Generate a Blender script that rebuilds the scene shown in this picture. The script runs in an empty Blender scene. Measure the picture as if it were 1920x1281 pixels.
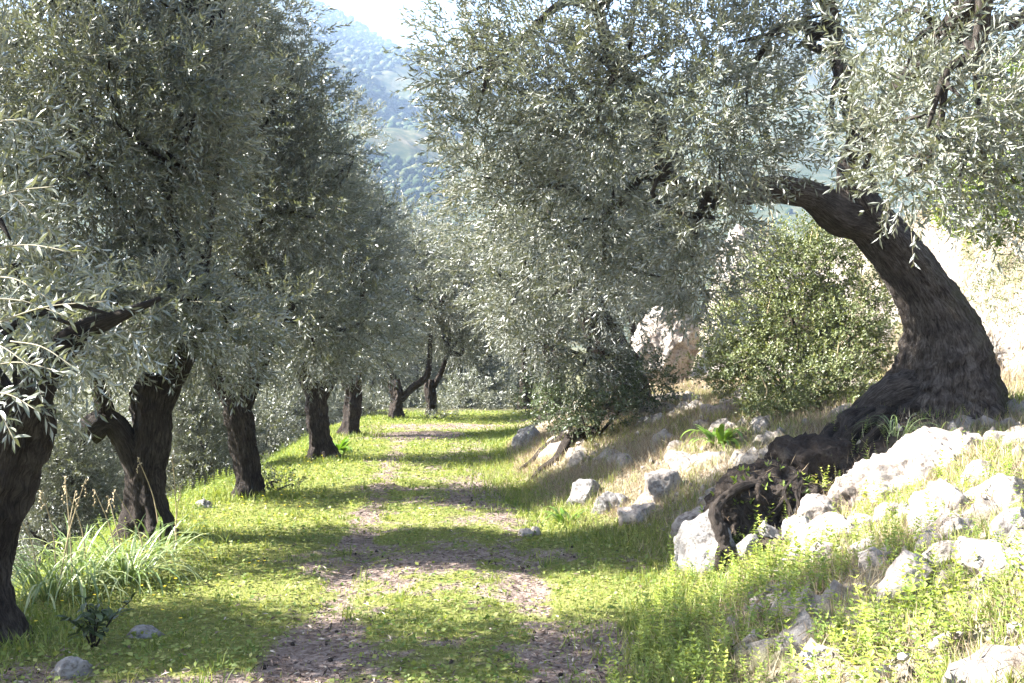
import bpy, math, random
import numpy as np
from mathutils import Vector, noise as mnoise

random.seed(7)
RS = np.random.RandomState(11)
SC = bpy.context.scene
COL = SC.collection

# ------------------------------------------------------------------ camera, sky, sun, exposure
F = 2059.0                       # focal length in pixels of the 1920 px wide photograph
CAM_Z = 1.6
cam_data = bpy.data.cameras.new('camera')
cam_data.sensor_width = 36.0
cam_data.lens = 36.0 * F / 1920.0
cam_data.clip_start = 0.05
cam_data.clip_end = 9000.0
cam = bpy.data.objects.new('camera', cam_data)
cam.location = (0, 0, CAM_Z)
cam.rotation_euler = (math.radians(90), 0, 0)
COL.objects.link(cam)
SC.camera = cam

SUN_EL = math.radians(40)
SUN_BEHIND = math.radians(0)    # the sun stands to the left, square to the track
sun_to = Vector((-math.cos(SUN_EL) * math.cos(SUN_BEHIND), math.cos(SUN_EL) * math.sin(SUN_BEHIND), math.sin(SUN_EL)))

world = bpy.data.worlds.new('World')
SC.world = world
world.use_nodes = True
wn = world.node_tree
for n in list(wn.nodes):
    wn.nodes.remove(n)
sky = wn.nodes.new('ShaderNodeTexSky')
sky.sky_type = 'NISHITA'
sky.sun_disc = False
sky.sun_elevation = SUN_EL
sky.sun_rotation = math.atan2(sun_to.x, sun_to.y)
sky.air_density = 1.0
sky.dust_density = 2.0
bg = wn.nodes.new('ShaderNodeBackground')
bg.inputs['Strength'].default_value = 0.058
wo = wn.nodes.new('ShaderNodeOutputWorld')
wn.links.new(sky.outputs[0], bg.inputs[0])
wn.links.new(bg.outputs[0], wo.inputs[0])

sun_data = bpy.data.lights.new('sun', 'SUN')
sun_data.energy = 5.0
sun_data.angle = math.radians(0.5)
sun_data.color = (1.0, 0.965, 0.91)
sun = bpy.data.objects.new('sun', sun_data)
sun.rotation_euler = sun_to.to_track_quat('Z', 'Y').to_euler()
sun.location = (-20, 5, 30)
COL.objects.link(sun)

SC.view_settings.view_transform = 'Standard'
SC.view_settings.look = 'None'
SC.view_settings.gamma = 1.0
SC.view_settings.use_curve_mapping = False
SC.view_settings.exposure = 3.22
SC.cycles.use_denoising = True
SC.cycles.denoising_prefilter = 'ACCURATE'
SC.cycles.max_bounces = 6
SC.cycles.diffuse_bounces = 3
SC.cycles.glossy_bounces = 2
SC.cycles.transmission_bounces = 3
SC.cycles.transparent_max_bounces = 4
SC.cycles.volume_bounces = 0
SC.cycles.sample_clamp_indirect = 6.0


# ------------------------------------------------------------------ numpy helpers
def norm(v):
    return v / np.maximum(np.linalg.norm(v, axis=-1, keepdims=True), 1e-9)


_PERM = np.random.RandomState(5).permutation(512).astype(np.int64)
_G3 = norm(np.random.RandomState(6).normal(size=(512, 3)))


def perlin(p):
    p = np.asarray(p, float)
    i = np.floor(p).astype(np.int64)
    f = p - i
    u = f * f * f * (f * (f * 6 - 15) + 10)
    out = np.zeros(len(p))
    for dx in (0, 1):
        wx = u[:, 0] if dx else 1 - u[:, 0]
        hx = _PERM[(i[:, 0] + dx) & 511]
        for dy in (0, 1):
            wy = u[:, 1] if dy else 1 - u[:, 1]
            hy = _PERM[(hx + i[:, 1] + dy) & 511]
            for dz in (0, 1):
                wz = u[:, 2] if dz else 1 - u[:, 2]
                h = _PERM[(hy + i[:, 2] + dz) & 511]
                g = _G3[h]
                d = g[:, 0] * (f[:, 0] - dx) + g[:, 1] * (f[:, 1] - dy) + g[:, 2] * (f[:, 2] - dz)
                out += wx * wy * wz * d
    return out * 1.6


def fbm(p, octaves=4, gain=0.5, lac=2.03, ridged=False):
    p = np.asarray(p, float)
    a, s, t = 1.0, 0.0, np.zeros(len(p))
    for k in range(octaves):
        n = perlin(p + 17.3 * k)
        if ridged:
            n = 1 - 2 * np.abs(n)
        t += a * n
        s += a
        a *= gain
        p = p * lac
    return t / s


def fbm2(x, y, scale, octaves=3, z=0.0, **k):
    p = np.stack([np.ravel(x) * scale, np.ravel(y) * scale, np.full(np.size(x), z)], 1)
    return fbm(p, octaves, **k).reshape(np.shape(x))


def sstep(a, b, x):
    t = np.clip((x - a) / (b - a), 0, 1)
    return t * t * (3 - 2 * t)


def build_mesh(name, verts, faces, attrs=None, smooth=False, mat_index=None):
    """verts (N,3); faces: (M,k) array or list of such arrays with different k."""
    me = bpy.data.meshes.new(name)
    fl = faces if isinstance(faces, list) else [faces]
    fl = [np.asarray(f, np.int32) for f in fl if len(f)]
    verts = np.asarray(verts, np.float32)
    me.vertices.add(len(verts))
    me.vertices.foreach_set('co', verts.ravel())
    loops = np.concatenate([f.ravel() for f in fl])
    tot = np.concatenate([np.full(len(f), f.shape[1], np.int32) for f in fl])
    start = np.concatenate([[0], np.cumsum(tot)[:-1]]).astype(np.int32)
    me.loops.add(len(loops))
    me.loops.foreach_set('vertex_index', loops)
    me.polygons.add(len(tot))
    me.polygons.foreach_set('loop_start', start)
    me.polygons.foreach_set('loop_total', tot)
    if mat_index is not None:
        me.polygons.foreach_set('material_index', np.asarray(mat_index, np.int32))
    me.polygons.foreach_set('use_smooth', np.full(len(tot), bool(smooth)))
    for an, av in (attrs or {}).items():
        a = me.attributes.new(an, 'FLOAT', 'POINT')
        a.data.foreach_set('value', np.asarray(av, np.float32))
    me.update(calc_edges=True)
    me.validate()
    return me


def add_obj(name, me, mats, parent=None, loc=None, **props):
    o = bpy.data.objects.new(name, me)
    COL.objects.link(o)
    if me is not None:
        for m in (mats if isinstance(mats, (list, tuple)) else [mats]):
            if len(me.materials) < len(mats if isinstance(mats, (list, tuple)) else [mats]):
                me.materials.append(m)
    if loc is not None:
        o.location = loc
    if parent is not None:
        o.parent = parent
    for k, v in props.items():
        o[k] = v
    return o


def empty(name, loc, label, category, group=None, rz=0.0, scale=1.0):
    o = bpy.data.objects.new(name, None)
    COL.objects.link(o)
    o.empty_display_size = 0.2
    o.location = loc
    o.rotation_euler = (0, 0, rz)
    o.scale = (scale, scale, scale)
    o['label'] = label
    o['category'] = category
    if group:
        o['group'] = group
    return o


def P(px, py, d):
    """the point at distance d along the view whose place in the photograph is (px, py)"""
    return np.array([(px - 960) / F * d, d, CAM_Z - (py - 640.5) / F * d])


# ------------------------------------------------------------------ terrain
FOOT_Y = [0, 4, 5, 6, 7, 7.8, 9, 10.6, 13, 16, 21, 26, 35, 60]
FOOT_X = [0.5, 0.5, 0.55, 0.8, 1.1, 1.25, 0.75, 0.2, -0.25, -0.4, 0.0, 1.3, 3.0, 6.0]


def foot(y):
    return np.interp(y, FOOT_Y, FOOT_X)


def cliff_x(y):
    return np.interp(y, [0, 11, 17, 24, 40], [7.5, 4.75, 3.1, 3.2, 6.0])


def ledge(x, y):
    """limestone ledges that break through the soil of the bank"""
    u = x - foot(y)
    n = fbm2(x + 0.3 * y, y * 0.8, 1.15, 4, 33.0, ridged=True) + 0.25 * fbm2(x, y, 4.5, 3, 35.0, ridged=True)
    return sstep(0.80, 0.95, n) * sstep(0.25, 0.7, u) * (1 - sstep(3.6, 4.6, u)) * (1 - sstep(13, 16, y))


def root_earth_shade(x, y):
    """dark root earth plus painted tree shade, from the big trunk down to the edge of the track"""
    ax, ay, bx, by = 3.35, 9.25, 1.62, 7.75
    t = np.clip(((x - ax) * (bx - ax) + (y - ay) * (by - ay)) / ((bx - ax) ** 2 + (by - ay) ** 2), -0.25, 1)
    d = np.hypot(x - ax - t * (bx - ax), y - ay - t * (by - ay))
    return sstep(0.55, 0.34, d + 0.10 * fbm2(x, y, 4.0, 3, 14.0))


def height(x, y, fine=True):
    x = np.asarray(x, float)
    y = np.asarray(y, float)
    u = x - foot(y)
    bank = np.interp(u, [0, 0.2, 0.5, 1.0, 2.0, 3.3, 5.0, 9, 20, 60, 400], [0, 0.03, 0.13, 0.37, 0.8, 0.97, 1.25, 2.2, 5, 14, 60])
    cl = cliff_x(y)
    bank = bank + sstep(0.1, 1.3, x - cl) * 1.8 * (1 - sstep(24, 34, y))
    v = -(x + 3.15 + 0.15 * np.sin(y * 0.7))
    drop = np.interp(v, [0, 0.35, 1.0, 2.2, 4, 8, 20, 60, 400], [0, -0.1, -0.5, -1.25, -1.7, -2.3, -5.5, -9, -30])
    z = np.where(u > 0, bank, 0) + np.where(v > 0, drop, 0)
    far = sstep(24, 60, y)
    z = z - far * 2.5
    z = z * (1 - 0.85 * sstep(120, 220, np.hypot(x, y)))
    if fine:
        amp = 0.02 + 0.07 * sstep(0.1, 0.8, u) + 0.08 * sstep(0.1, 1.0, v)
        z = z + amp * fbm2(x, y, 0.9, 3, 3.1) + amp * 0.45 * fbm2(x, y, 4.0, 3, 8.1)
        z = z + 0.04 * sstep(0.2, 0.9, u) * fbm2(x, y, 7.0, 2, 1.7, ridged=True)
    if fine:
        re = root_earth_shade(x, y)
        z = z + 0.11 * ledge(x, y) * (1 - re) + re * (0.06 + 0.10 * fbm2(x, y, 5.0, 4, 19.0, ridged=True))
    # wheel ruts
    for c in (-1.05, 0.2):
        z = z - 0.03 * np.exp(-((x - c - 0.02 * (5 - y)) / 0.22) ** 2) * (1 - sstep(10, 20, y)) * (np.abs(v) + 1 > 0)
    return z


def hz(x, y):
    return float(height(np.array([x]), np.array([y]))[0])


DIRT = [  # x, y, rx, ry, strength : worn places of the track
    (-0.75, 8.1, 1.05, 1.0, 0.75), (0.35, 8.3, 0.8, 0.9, 0.6), (-0.25, 7.6, 0.35, 0.7, 0.5),
    (-1.02, 5.6, 0.28, 1.0, 1.0), (-1.5, 4.9, 0.45, 0.6, 0.8), (0.45, 5.6, 0.35, 0.9, 0.9), (-1.1, 6.5, 0.35, 0.5, 0.55),
    (-2.3, 5.2, 0.5, 0.5, 0.7), (-0.45, 12.0, 0.4, 3.2, 0.65), (-1.4, 13, 0.25, 4.0, 0.35), (-1.7, 18.7, 1.3, 1.0, 0.95),
    (-1.0, 20.6, 2.4, 0.9, 1.0), (0.8, 22.0, 1.2, 0.7, 0.9), (-0.6, 16.5, 0.5, 2.4, 0.5), (-0.2, 6.2, 0.25, 0.3, 0.4), (0.1, 5.0, 0.3, 0.25, 0.4),
]


def dirt_mask(x, y):
    m = np.zeros(np.shape(x))
    for (cx, cy, rx, ry, s) in DIRT:
        m = np.maximum(m, s * np.exp(-(((x - cx) / rx) ** 2 + ((y - cy) / ry) ** 2) * 0.9))
    xc = -0.45 - 0.06 * (y - 6)
    m = np.maximum(m, 0.41 * np.exp(-((x - xc) / 1.3) ** 4) * (1 - sstep(19, 23, y)))
    for c in (-0.62, 0.62):
        m = np.maximum(m, 0.62 * np.exp(-((x - xc - c) / 0.26) ** 2) * (1 - sstep(17, 22, y)))
    n = fbm2(x, y, 1.8, 4, 4.4) * 0.8 + fbm2(x, y, 8, 3, 2.2) * 0.7
    return np.clip(sstep(0.22, 0.85, m + n * 0.55), 0, 1)


def bank_mask(x, y):
    """0 on the track, 1 on the stony bank"""
    n = fbm2(x, y, 1.6, 2, 6.6)
    m = sstep(0.15, 0.75, x - foot(y) + 0.25 * n)
    return np.maximum(m, np.maximum(sstep(24, 27, y + 2 * n), sstep(3.9, 4.8, -x + n)) * 0.8)


# ------------------------------------------------------------------ materials
def new_mat(name):
    m = bpy.data.materials.new(name)
    m.use_nodes = True
    nt = m.node_tree
    for n in list(nt.nodes):
        nt.nodes.remove(n)
    out = nt.nodes.new('ShaderNodeOutputMaterial')
    return m, nt, out


def N(nt, t, **kw):
    n = nt.nodes.new(t)
    for k, v in kw.items():
        if k in n.inputs:
            n.inputs[k].default_value = v
        else:
            setattr(n, k, v)
    return n


def ramp(nt, stops, fac=None, interp='LINEAR'):
    r = nt.nodes.new('ShaderNodeValToRGB')
    r.color_ramp.interpolation = interp
    e = r.color_ramp.elements
    while len(e) < len(stops):
        e.new(0.5)
    for k, (p, c) in enumerate(stops):
        e[k].position = p
        e[k].color = (*c, 1) if len(c) == 3 else c
    if fac is not None:
        nt.links.new(fac, r.inputs[0])
    return r


def mixc(nt, fac, a, b, mode='MIX'):
    m = nt.nodes.new('ShaderNodeMix')
    m.data_type = 'RGBA'
    m.blend_type = mode
    for sock, v in ((m.inputs[0], fac), (m.inputs[6], a), (m.inputs[7], b)):
        if hasattr(v, 'node'):
            nt.links.new(v, sock)
        elif isinstance(v, (int, float)):
            sock.default_value = v
        else:
            sock.default_value = (*v, 1)
    return m.outputs[2]


def leaf_mat(name, stops, back=None, rough=0.42, trans=0.25, trans_tint=(1.2, 1.25, 0.5), spec=0.5, coat=0.0):
    m, nt, out = new_mat(name)
    at = N(nt, 'ShaderNodeAttribute', attribute_name='rnd')
    front = ramp(nt, stops, at.outputs['Fac']).outputs[0]
    col = front
    if back is not None:
        g = N(nt, 'ShaderNodeNewGeometry')
        bk = ramp(nt, back, at.outputs['Fac']).outputs[0]
        col = mixc(nt, g.outputs['Backfacing'], front, bk)
    b = N(nt, 'ShaderNodeBsdfPrincipled', Roughness=rough)
    b.inputs['Specular IOR Level'].default_value = spec
    b.inputs['Coat Weight'].default_value = coat
    b.inputs['Coat Roughness'].default_value = 0.22
    nt.links.new(col, b.inputs['Base Color'])
    t = N(nt, 'ShaderNodeBsdfTranslucent')
    nt.links.new(mixc(nt, 1.0, front, trans_tint, 'MULTIPLY'), t.inputs[0])
    mx = N(nt, 'ShaderNodeMixShader')
    mx.inputs[0].default_value = trans
    nt.links.new(b.outputs[0], mx.inputs[1])
    nt.links.new(t.outputs[0], mx.inputs[2])
    nt.links.new(mx.outputs[0], out.inputs[0])
    return m


def coords(nt, scale=(1, 1, 1), which='Object'):
    tc = N(nt, 'ShaderNodeTexCoord')
    mp = N(nt, 'ShaderNodeMapping')
    mp.inputs['Scale'].default_value = scale
    nt.links.new(tc.outputs[which], mp.inputs[0])
    return mp.outputs[0]


def noise_tex(nt, vec, scale, detail=6, rough=0.6, dist=0.0):
    n = N(nt, 'ShaderNodeTexNoise')
    n.inputs['Scale'].default_value = scale
    n.inputs['Detail'].default_value = detail
    n.inputs['Roughness'].default_value = rough
    n.inputs['Distortion'].default_value = dist
    nt.links.new(vec, n.inputs['Vector'])
    return n.outputs['Fac']


def bark_mat(name, dark, mid, light, moss=None):
    m, nt, out = new_mat(name)
    at = N(nt, 'ShaderNodeAttribute', attribute_name='along')
    ar = N(nt, 'ShaderNodeAttribute', attribute_name='around')
    cv = N(nt, 'ShaderNodeCombineXYZ')
    v0 = coords(nt)
    # furrows follow the grain of the wood: stretched along the limb
    cr = N(nt, 'ShaderNodeMath', operation='COSINE')
    sr = N(nt, 'ShaderNodeMath', operation='SINE')
    nt.links.new(ar.outputs['Fac'], cr.inputs[0])
    nt.links.new(ar.outputs['Fac'], sr.inputs[0])
    for q, w in ((cr, 0), (sr, 1)):
        ml = N(nt, 'ShaderNodeMath', operation='MULTIPLY')
        nt.links.new(q.outputs[0], ml.inputs[0])
        ml.inputs[1].default_value = 3.2
        nt.links.new(ml.outputs[0], cv.inputs[w])
    sl = N(nt, 'ShaderNodeMath', operation='MULTIPLY')
    nt.links.new(at.outputs['Fac'], sl.inputs[0])
    sl.inputs[1].default_value = 2.4
    nt.links.new(sl.outputs[0], cv.inputs[2])
    f1 = noise_tex(nt, cv.outputs[0], 4.5, 10, 0.74, 0.9)
    f2 = noise_tex(nt, v0, 7.0, 5, 0.6)
    f3 = noise_tex(nt, v0, 55.0, 3, 0.6)
    c1 = ramp(nt, [(0.36, dark), (0.47, mid), (0.68, light)], f1).outputs[0]
    c2 = ramp(nt, [(0.35, (0.55, 0.5, 0.48)), (0.65, (1.25, 1.2, 1.15))], f2).outputs[0]
    col = mixc(nt, 1.0, c1, c2, 'MULTIPLY')
    if moss:
        g = N(nt, 'ShaderNodeAttribute', attribute_name='moss')
        mf = N(nt, 'ShaderNodeMath', operation='MULTIPLY')
        r2 = ramp(nt, [(0.42, (0, 0, 0)), (0.6, (1, 1, 1))], f2)
        nt.links.new(g.outputs['Fac'], mf.inputs[0])
        nt.links.new(r2.outputs[0], mf.inputs[1])
        col = mixc(nt, mf.outputs[0], col, moss)
    b = N(nt, 'ShaderNodeBsdfPrincipled', Roughness=0.9)
    b.inputs['Specular IOR Level'].default_value = 0.2
    nt.links.new(col, b.inputs['Base Color'])
    ad = N(nt, 'ShaderNodeMath', operation='MULTIPLY_ADD')
    nt.links.new(f3, ad.inputs[0])
    ad.inputs[1].default_value = 0.25
    nt.links.new(f1, ad.inputs[2])
    bp = N(nt, 'ShaderNodeBump')
    bp.inputs['Strength'].default_value = 1.0
    bp.inputs['Distance'].default_value = 0.09
    nt.links.new(ad.outputs[0], bp.inputs['Height'])
    nt.links.new(bp.outputs[0], b.inputs['Normal'])
    nt.links.new(b.outputs[0], out.inputs[0])
    return m


def rock_mat(name, stops, scale=3.0, bump=0.6):
    m, nt, out = new_mat(name)
    v = coords(nt)
    f1 = noise_tex(nt, v, scale, 8, 0.65, 0.3)
    f2 = noise_tex(nt, v, scale * 9, 5, 0.65)
    col = ramp(nt, stops, f1).outputs[0]
    sp = ramp(nt, [(0.36, (0.35, 0.30, 0.27)), (0.50, (1, 1, 1))], f2).outputs[0]
    col = mixc(nt, 0.75, col, sp, 'MULTIPLY')
    b = N(nt, 'ShaderNodeBsdfPrincipled', Roughness=0.92)
    b.inputs['Specular IOR Level'].default_value = 0.2
    nt.links.new(col, b.inputs['Base Color'])
    ad = N(nt, 'ShaderNodeMath', operation='MULTIPLY_ADD')
    nt.links.new(f2, ad.inputs[0])
    ad.inputs[1].default_value = 0.5
    nt.links.new(f1, ad.inputs[2])
    bp = N(nt, 'ShaderNodeBump')
    bp.inputs['Strength'].default_value = bump
    bp.inputs['Distance'].default_value = 0.058
    nt.links.new(ad.outputs[0], bp.inputs['Height'])
    nt.links.new(bp.outputs[0], b.inputs['Normal'])
    nt.links.new(b.outputs[0], out.inputs[0])
    return m


def plain_mat(name, col, rough=0.8, var=0.3, scale=8.0):
    m, nt, out = new_mat(name)
    f = noise_tex(nt, coords(nt), scale, 4, 0.6)
    lo = tuple(c * (1 - var) for c in col)
    hi = tuple(c * (1 + var) for c in col)
    b = N(nt, 'ShaderNodeBsdfPrincipled', Roughness=rough)
    b.inputs['Specular IOR Level'].default_value = 0.25
    nt.links.new(ramp(nt, [(0.35, lo), (0.65, hi)], f).outputs[0], b.inputs['Base Color'])
    nt.links.new(b.outputs[0], out.inputs[0])
    return m


M_OLIVE = leaf_mat('olive_leaf', [(0.0, (0.054, 0.065, 0.047)), (0.5, (0.090, 0.101, 0.073)), (0.93, (0.135, 0.143, 0.098)), (1.0, (0.19, 0.17, 0.075))],
                   [(0.0, (0.20, 0.215, 0.188)), (0.5, (0.27, 0.283, 0.25)), (1.0, (0.34, 0.345, 0.295))], rough=0.42, trans=0.16, trans_tint=(1.7, 1.65, 0.75), spec=0.7, coat=0.12)
M_TWIG = plain_mat('olive_twig', (0.20, 0.18, 0.13), 0.8, 0.3, 5)
M_BARK = bark_mat('olive_bark', (0.010, 0.008, 0.007), (0.042, 0.034, 0.029), (0.13, 0.112, 0.098))
M_BARK_BIG = bark_mat('old_olive_bark', (0.014, 0.011, 0.009), (0.075, 0.063, 0.055), (0.22, 0.205, 0.19), moss=(0.06, 0.065, 0.016))
M_ROOT = bark_mat('root_bark', (0.014, 0.011, 0.009), (0.055, 0.045, 0.038), (0.16, 0.14, 0.125))
M_ROCK = rock_mat('limestone', [(0.32, (0.12, 0.092, 0.074)), (0.45, (0.26, 0.228, 0.20)), (0.7, (0.38, 0.35, 0.315))])
M_ROCK_GREY = rock_mat('weathered_limestone', [(0.32, (0.10, 0.092, 0.086)), (0.5, (0.20, 0.19, 0.18)), (0.7, (0.32, 0.305, 0.285))], 4.0)
M_GRASS = leaf_mat('grass_blade', [(0.0, (0.080, 0.128, 0.026)), (0.5, (0.185, 0.225, 0.055)), (0.85, (0.30, 0.305, 0.105)), (1.0, (0.44, 0.39, 0.20))], rough=0.55, trans=0.35, trans_tint=(1.3, 1.3, 0.6), spec=0.3)
M_HERB = leaf_mat('herb_leaf', [(0.0, (0.095, 0.150, 0.032)), (0.6, (0.22, 0.275, 0.060)), (1.0, (0.38, 0.38, 0.10))], rough=0.5, trans=0.35, trans_tint=(1.3, 1.3, 0.5), spec=0.35)
M_STRAW = leaf_mat('dry_straw', [(0.0, (0.16, 0.11, 0.07)), (0.5, (0.30, 0.24, 0.155)), (1.0, (0.45, 0.39, 0.28))], rough=0.7, trans=0.2, trans_tint=(1.1, 1.0, 0.8), spec=0.2)
M_LITTER = leaf_mat('fallen_leaf', [(0.0, (0.035, 0.022, 0.018)), (0.5, (0.11, 0.07, 0.055)), (0.85, (0.24, 0.18, 0.14)), (1.0, (0.42, 0.36, 0.29))], rough=0.7, trans=0.05, spec=0.3)
M_SHRUB = leaf_mat('shrub_leaf', [(0.0, (0.062, 0.086, 0.034)), (0.6, (0.125, 0.150, 0.060)), (1.0, (0.23, 0.23, 0.09))], rough=0.45, trans=0.22, trans_tint=(1.3, 1.3, 0.5))
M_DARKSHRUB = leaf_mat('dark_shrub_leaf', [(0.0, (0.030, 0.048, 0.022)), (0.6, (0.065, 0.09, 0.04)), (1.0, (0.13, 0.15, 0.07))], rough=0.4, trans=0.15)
M_IVY = leaf_mat('ivy_leaf', [(0.0, (0.065, 0.105, 0.025)), (0.6, (0.14, 0.19, 0.045)), (1.0, (0.30, 0.30, 0.06))], rough=0.4, trans=0.25)
M_SQUILL = leaf_mat('squill_leaf', [(0.0, (0.08, 0.16, 0.02)), (1.0, (0.17, 0.27, 0.05))], rough=0.32, trans=0.3, trans_tint=(1.3, 1.3, 0.4), spec=0.6)
M_ASPHODEL = leaf_mat('asphodel_leaf', [(0.0, (0.11, 0.17, 0.06)), (0.6, (0.20, 0.26, 0.115)), (1.0, (0.33, 0.36, 0.19))], rough=0.4, trans=0.3, trans_tint=(1.2, 1.25, 0.6), spec=0.5)
M_STALK = plain_mat('dry_stalk', (0.30, 0.24, 0.14), 0.8, 0.35, 12)
M_FLOWER = plain_mat('yellow_petal', (0.75, 0.55, 0.03), 0.6, 0.1)
M_EARTH_SHADE = rock_mat('root_earth_and_shade', [(0.3, (0.012, 0.009, 0.007)), (0.5, (0.035, 0.027, 0.022)), (0.7, (0.09, 0.075, 0.06))], 6.0, 1.0)  # dark earth; on the bank its near-black also stands for tree shade


def ground_mat():
    m, nt, out = new_mat('ground_soil')
    v = coords(nt)
    bank = N(nt, 'ShaderNodeAttribute', attribute_name='bank').outputs['Fac']
    dirt = N(nt, 'ShaderNodeAttribute', attribute_name='dirt').outputs['Fac']
    n1 = noise_tex(nt, v, 3.0, 8, 0.65, 0.3)
    n2 = noise_tex(nt, v, 30.0, 6, 0.7)
    n3 = noise_tex(nt, v, 120.0, 3, 0.6)
    soil = ramp(nt, [(0.28, (0.065, 0.042, 0.034)), (0.45, (0.19, 0.145, 0.122)), (0.60, (0.31, 0.255, 0.225)), (0.75, (0.46, 0.41, 0.37))], n2).outputs[0]
    soil = mixc(nt, 0.6, soil, ramp(nt, [(0.35, (0.55, 0.5, 0.48)), (0.6, (1.25, 1.2, 1.15))], n1).outputs[0], 'MULTIPLY')
    turf = ramp(nt, [(0.3, (0.085, 0.095, 0.026)), (0.5, (0.165, 0.18, 0.045)), (0.7, (0.27, 0.25, 0.095))], n2).outputs[0]
    stony = ramp(nt, [(0.30, (0.09, 0.066, 0.045)), (0.45, (0.20, 0.16, 0.12)), (0.58, (0.31, 0.265, 0.215)), (0.72, (0.43, 0.39, 0.34))], n2).outputs[0]
    stony2 = ramp(nt, [(0.38, (0.09, 0.11, 0.035)), (0.55, (0.24, 0.205, 0.145)), (0.68, (0.40, 0.37, 0.325))], n1).outputs[0]
    stony = mixc(nt, 0.5, stony, stony2)
    ad = N(nt, 'ShaderNodeMath', operation='MULTIPLY_ADD')
    nt.links.new(n3, ad.inputs[0])
    ad.inputs[1].default_value = 0.5
    nt.links.new(dirt, ad.inputs[2])
    dm = ramp(nt, [(0.55, (0, 0, 0)), (0.85, (1, 1, 1))], ad.outputs[0]).outputs[0]
    col = mixc(nt, dm, turf, soil)
    col = mixc(nt, bank, col, stony)
    n4 = noise_tex(nt, v, 14.0, 8, 0.7, 0.4)
    lime = ramp(nt, [(0.32, (0.11, 0.085, 0.066)), (0.45, (0.25, 0.22, 0.19)), (0.6, (0.36, 0.33, 0.295)), (0.75, (0.42, 0.395, 0.36))], n4).outputs[0]
    rk = N(nt, 'ShaderNodeAttribute', attribute_name='rock').outputs['Fac']
    rk = ramp(nt, [(0.3, (0, 0, 0)), (0.6, (1, 1, 1))], rk).outputs[0]
    col = mixc(nt, rk, col, lime)
    hum_shade = ramp(nt, [(0.35, (0.010, 0.008, 0.006)), (0.55, (0.035, 0.026, 0.021)), (0.72, (0.10, 0.08, 0.065))], n4).outputs[0]  # dark soil with the shadow of the left tree painted in
    col = mixc(nt, N(nt, 'ShaderNodeAttribute', attribute_name='humus_shade').outputs['Fac'], col, hum_shade)
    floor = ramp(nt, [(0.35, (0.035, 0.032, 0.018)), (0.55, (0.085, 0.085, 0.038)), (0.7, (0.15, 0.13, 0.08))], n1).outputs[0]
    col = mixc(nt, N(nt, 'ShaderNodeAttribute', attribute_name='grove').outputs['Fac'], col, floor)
    b = N(nt, 'ShaderNodeBsdfPrincipled', Roughness=0.95)
    b.inputs['Specular IOR Level'].default_value = 0.15
    nt.links.new(col, b.inputs['Base Color'])
    bp = N(nt, 'ShaderNodeBump')
    bp.inputs['Strength'].default_value = 1.0
    bp.inputs['Distance'].default_value = 0.05
    nt.links.new(n2, bp.inputs['Height'])
    nt.links.new(bp.outputs[0], b.inputs['Normal'])
    nt.links.new(b.outputs[0], out.inputs[0])
    return m


M_GROUND = ground_mat()


# ------------------------------------------------------------------ ground sheet
def build_ground():
    def axis(lo, hi, fine_lo, fine_hi, step, far_n):
        core = np.arange(fine_lo, fine_hi + 1e-6, step)
        t = np.linspace(0, 1, far_n + 1)[1:]
        up = fine_hi + (hi - fine_hi) * t ** 3.2
        dn = fine_lo - (fine_lo - lo) * t ** 3.2
        return np.concatenate([dn[::-1], core, up])
    xs = axis(-2600, 2600, -5.5, 7.0, 0.062, 38)
    ys = axis(-300, 2900, 2.5, 25.0, 0.085, 38)
    X, Y = np.meshgrid(xs, ys)
    Z = height(X, Y)
    D = dirt_mask(X, Y)
    B = bank_mask(X, Y)
    v = np.stack([X.ravel(), Y.ravel(), Z.ravel()], 1)
    nx = len(xs)
    i, j = np.meshgrid(np.arange(nx - 1), np.arange(len(ys) - 1))
    a = (j * nx + i).ravel()
    f = np.stack([a, a + 1, a + 1 + nx, a + nx], 1)
    RE = root_earth_shade(X, Y)
    stp = sstep(-0.1, 0.3, X - cliff_x(Y)) * (1 - sstep(1.3, 2.2, X - cliff_x(Y))) * (1 - sstep(22, 26, Y))
    RK = np.maximum(ledge(X, Y), stp * sstep(-0.25, 0.1, fbm2(X, Y, 1.5, 3, 27.0))) * (1 - RE)
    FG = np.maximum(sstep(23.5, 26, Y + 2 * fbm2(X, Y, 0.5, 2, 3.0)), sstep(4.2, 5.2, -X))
    me = build_mesh('ground', v, f, {'dirt': D.ravel(), 'bank': B.ravel(), 'grove': FG.ravel(), 'rock': RK.ravel(), 'humus_shade': RE.ravel()}, smooth=True)
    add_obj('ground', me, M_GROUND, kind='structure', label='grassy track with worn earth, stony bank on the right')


build_ground()


# ------------------------------------------------------------------ mountain and its woods
def sky_profile(px):
    return np.interp(px, [-1800, -600, 190, 400, 540, 620, 700, 760, 830, 950, 1100, 1300, 1500, 1700, 1900, 2600, 3600],
                     [150, 70, 45, 15, -12, 22, 58, 85, 118, 150, 165, 140, 85, 95, 80, 60, 100])


def mountain_z(az_px, r):
    """height of the valley side seen in direction az_px (pixels of the photograph) at depth r"""
    r0, r1 = 260.0, 1350.0
    top = CAM_Z + (640 - sky_profile(az_px)) / F * r1
    t = (r - r0) / (r1 - r0)
    base = np.where(t < 1, np.clip(t, 0, 1) ** 1.12 * top, top * (1 - 0.35 * (t - 1)))
    x = (az_px - 960) / F * r
    g = fbm2(x, r * 0.55, 0.0042, 5, 2.0, ridged=True) * 52 * np.clip(t * 2.5, 0, 1) * (1 - 0.8 * sstep(0.8, 1.0, t))
    spur = 16 * np.exp(-((r - 470) / 130) ** 2) * np.exp(-((az_px - 640) / 150.0) ** 2)
    return base + g + spur - 6


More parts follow.
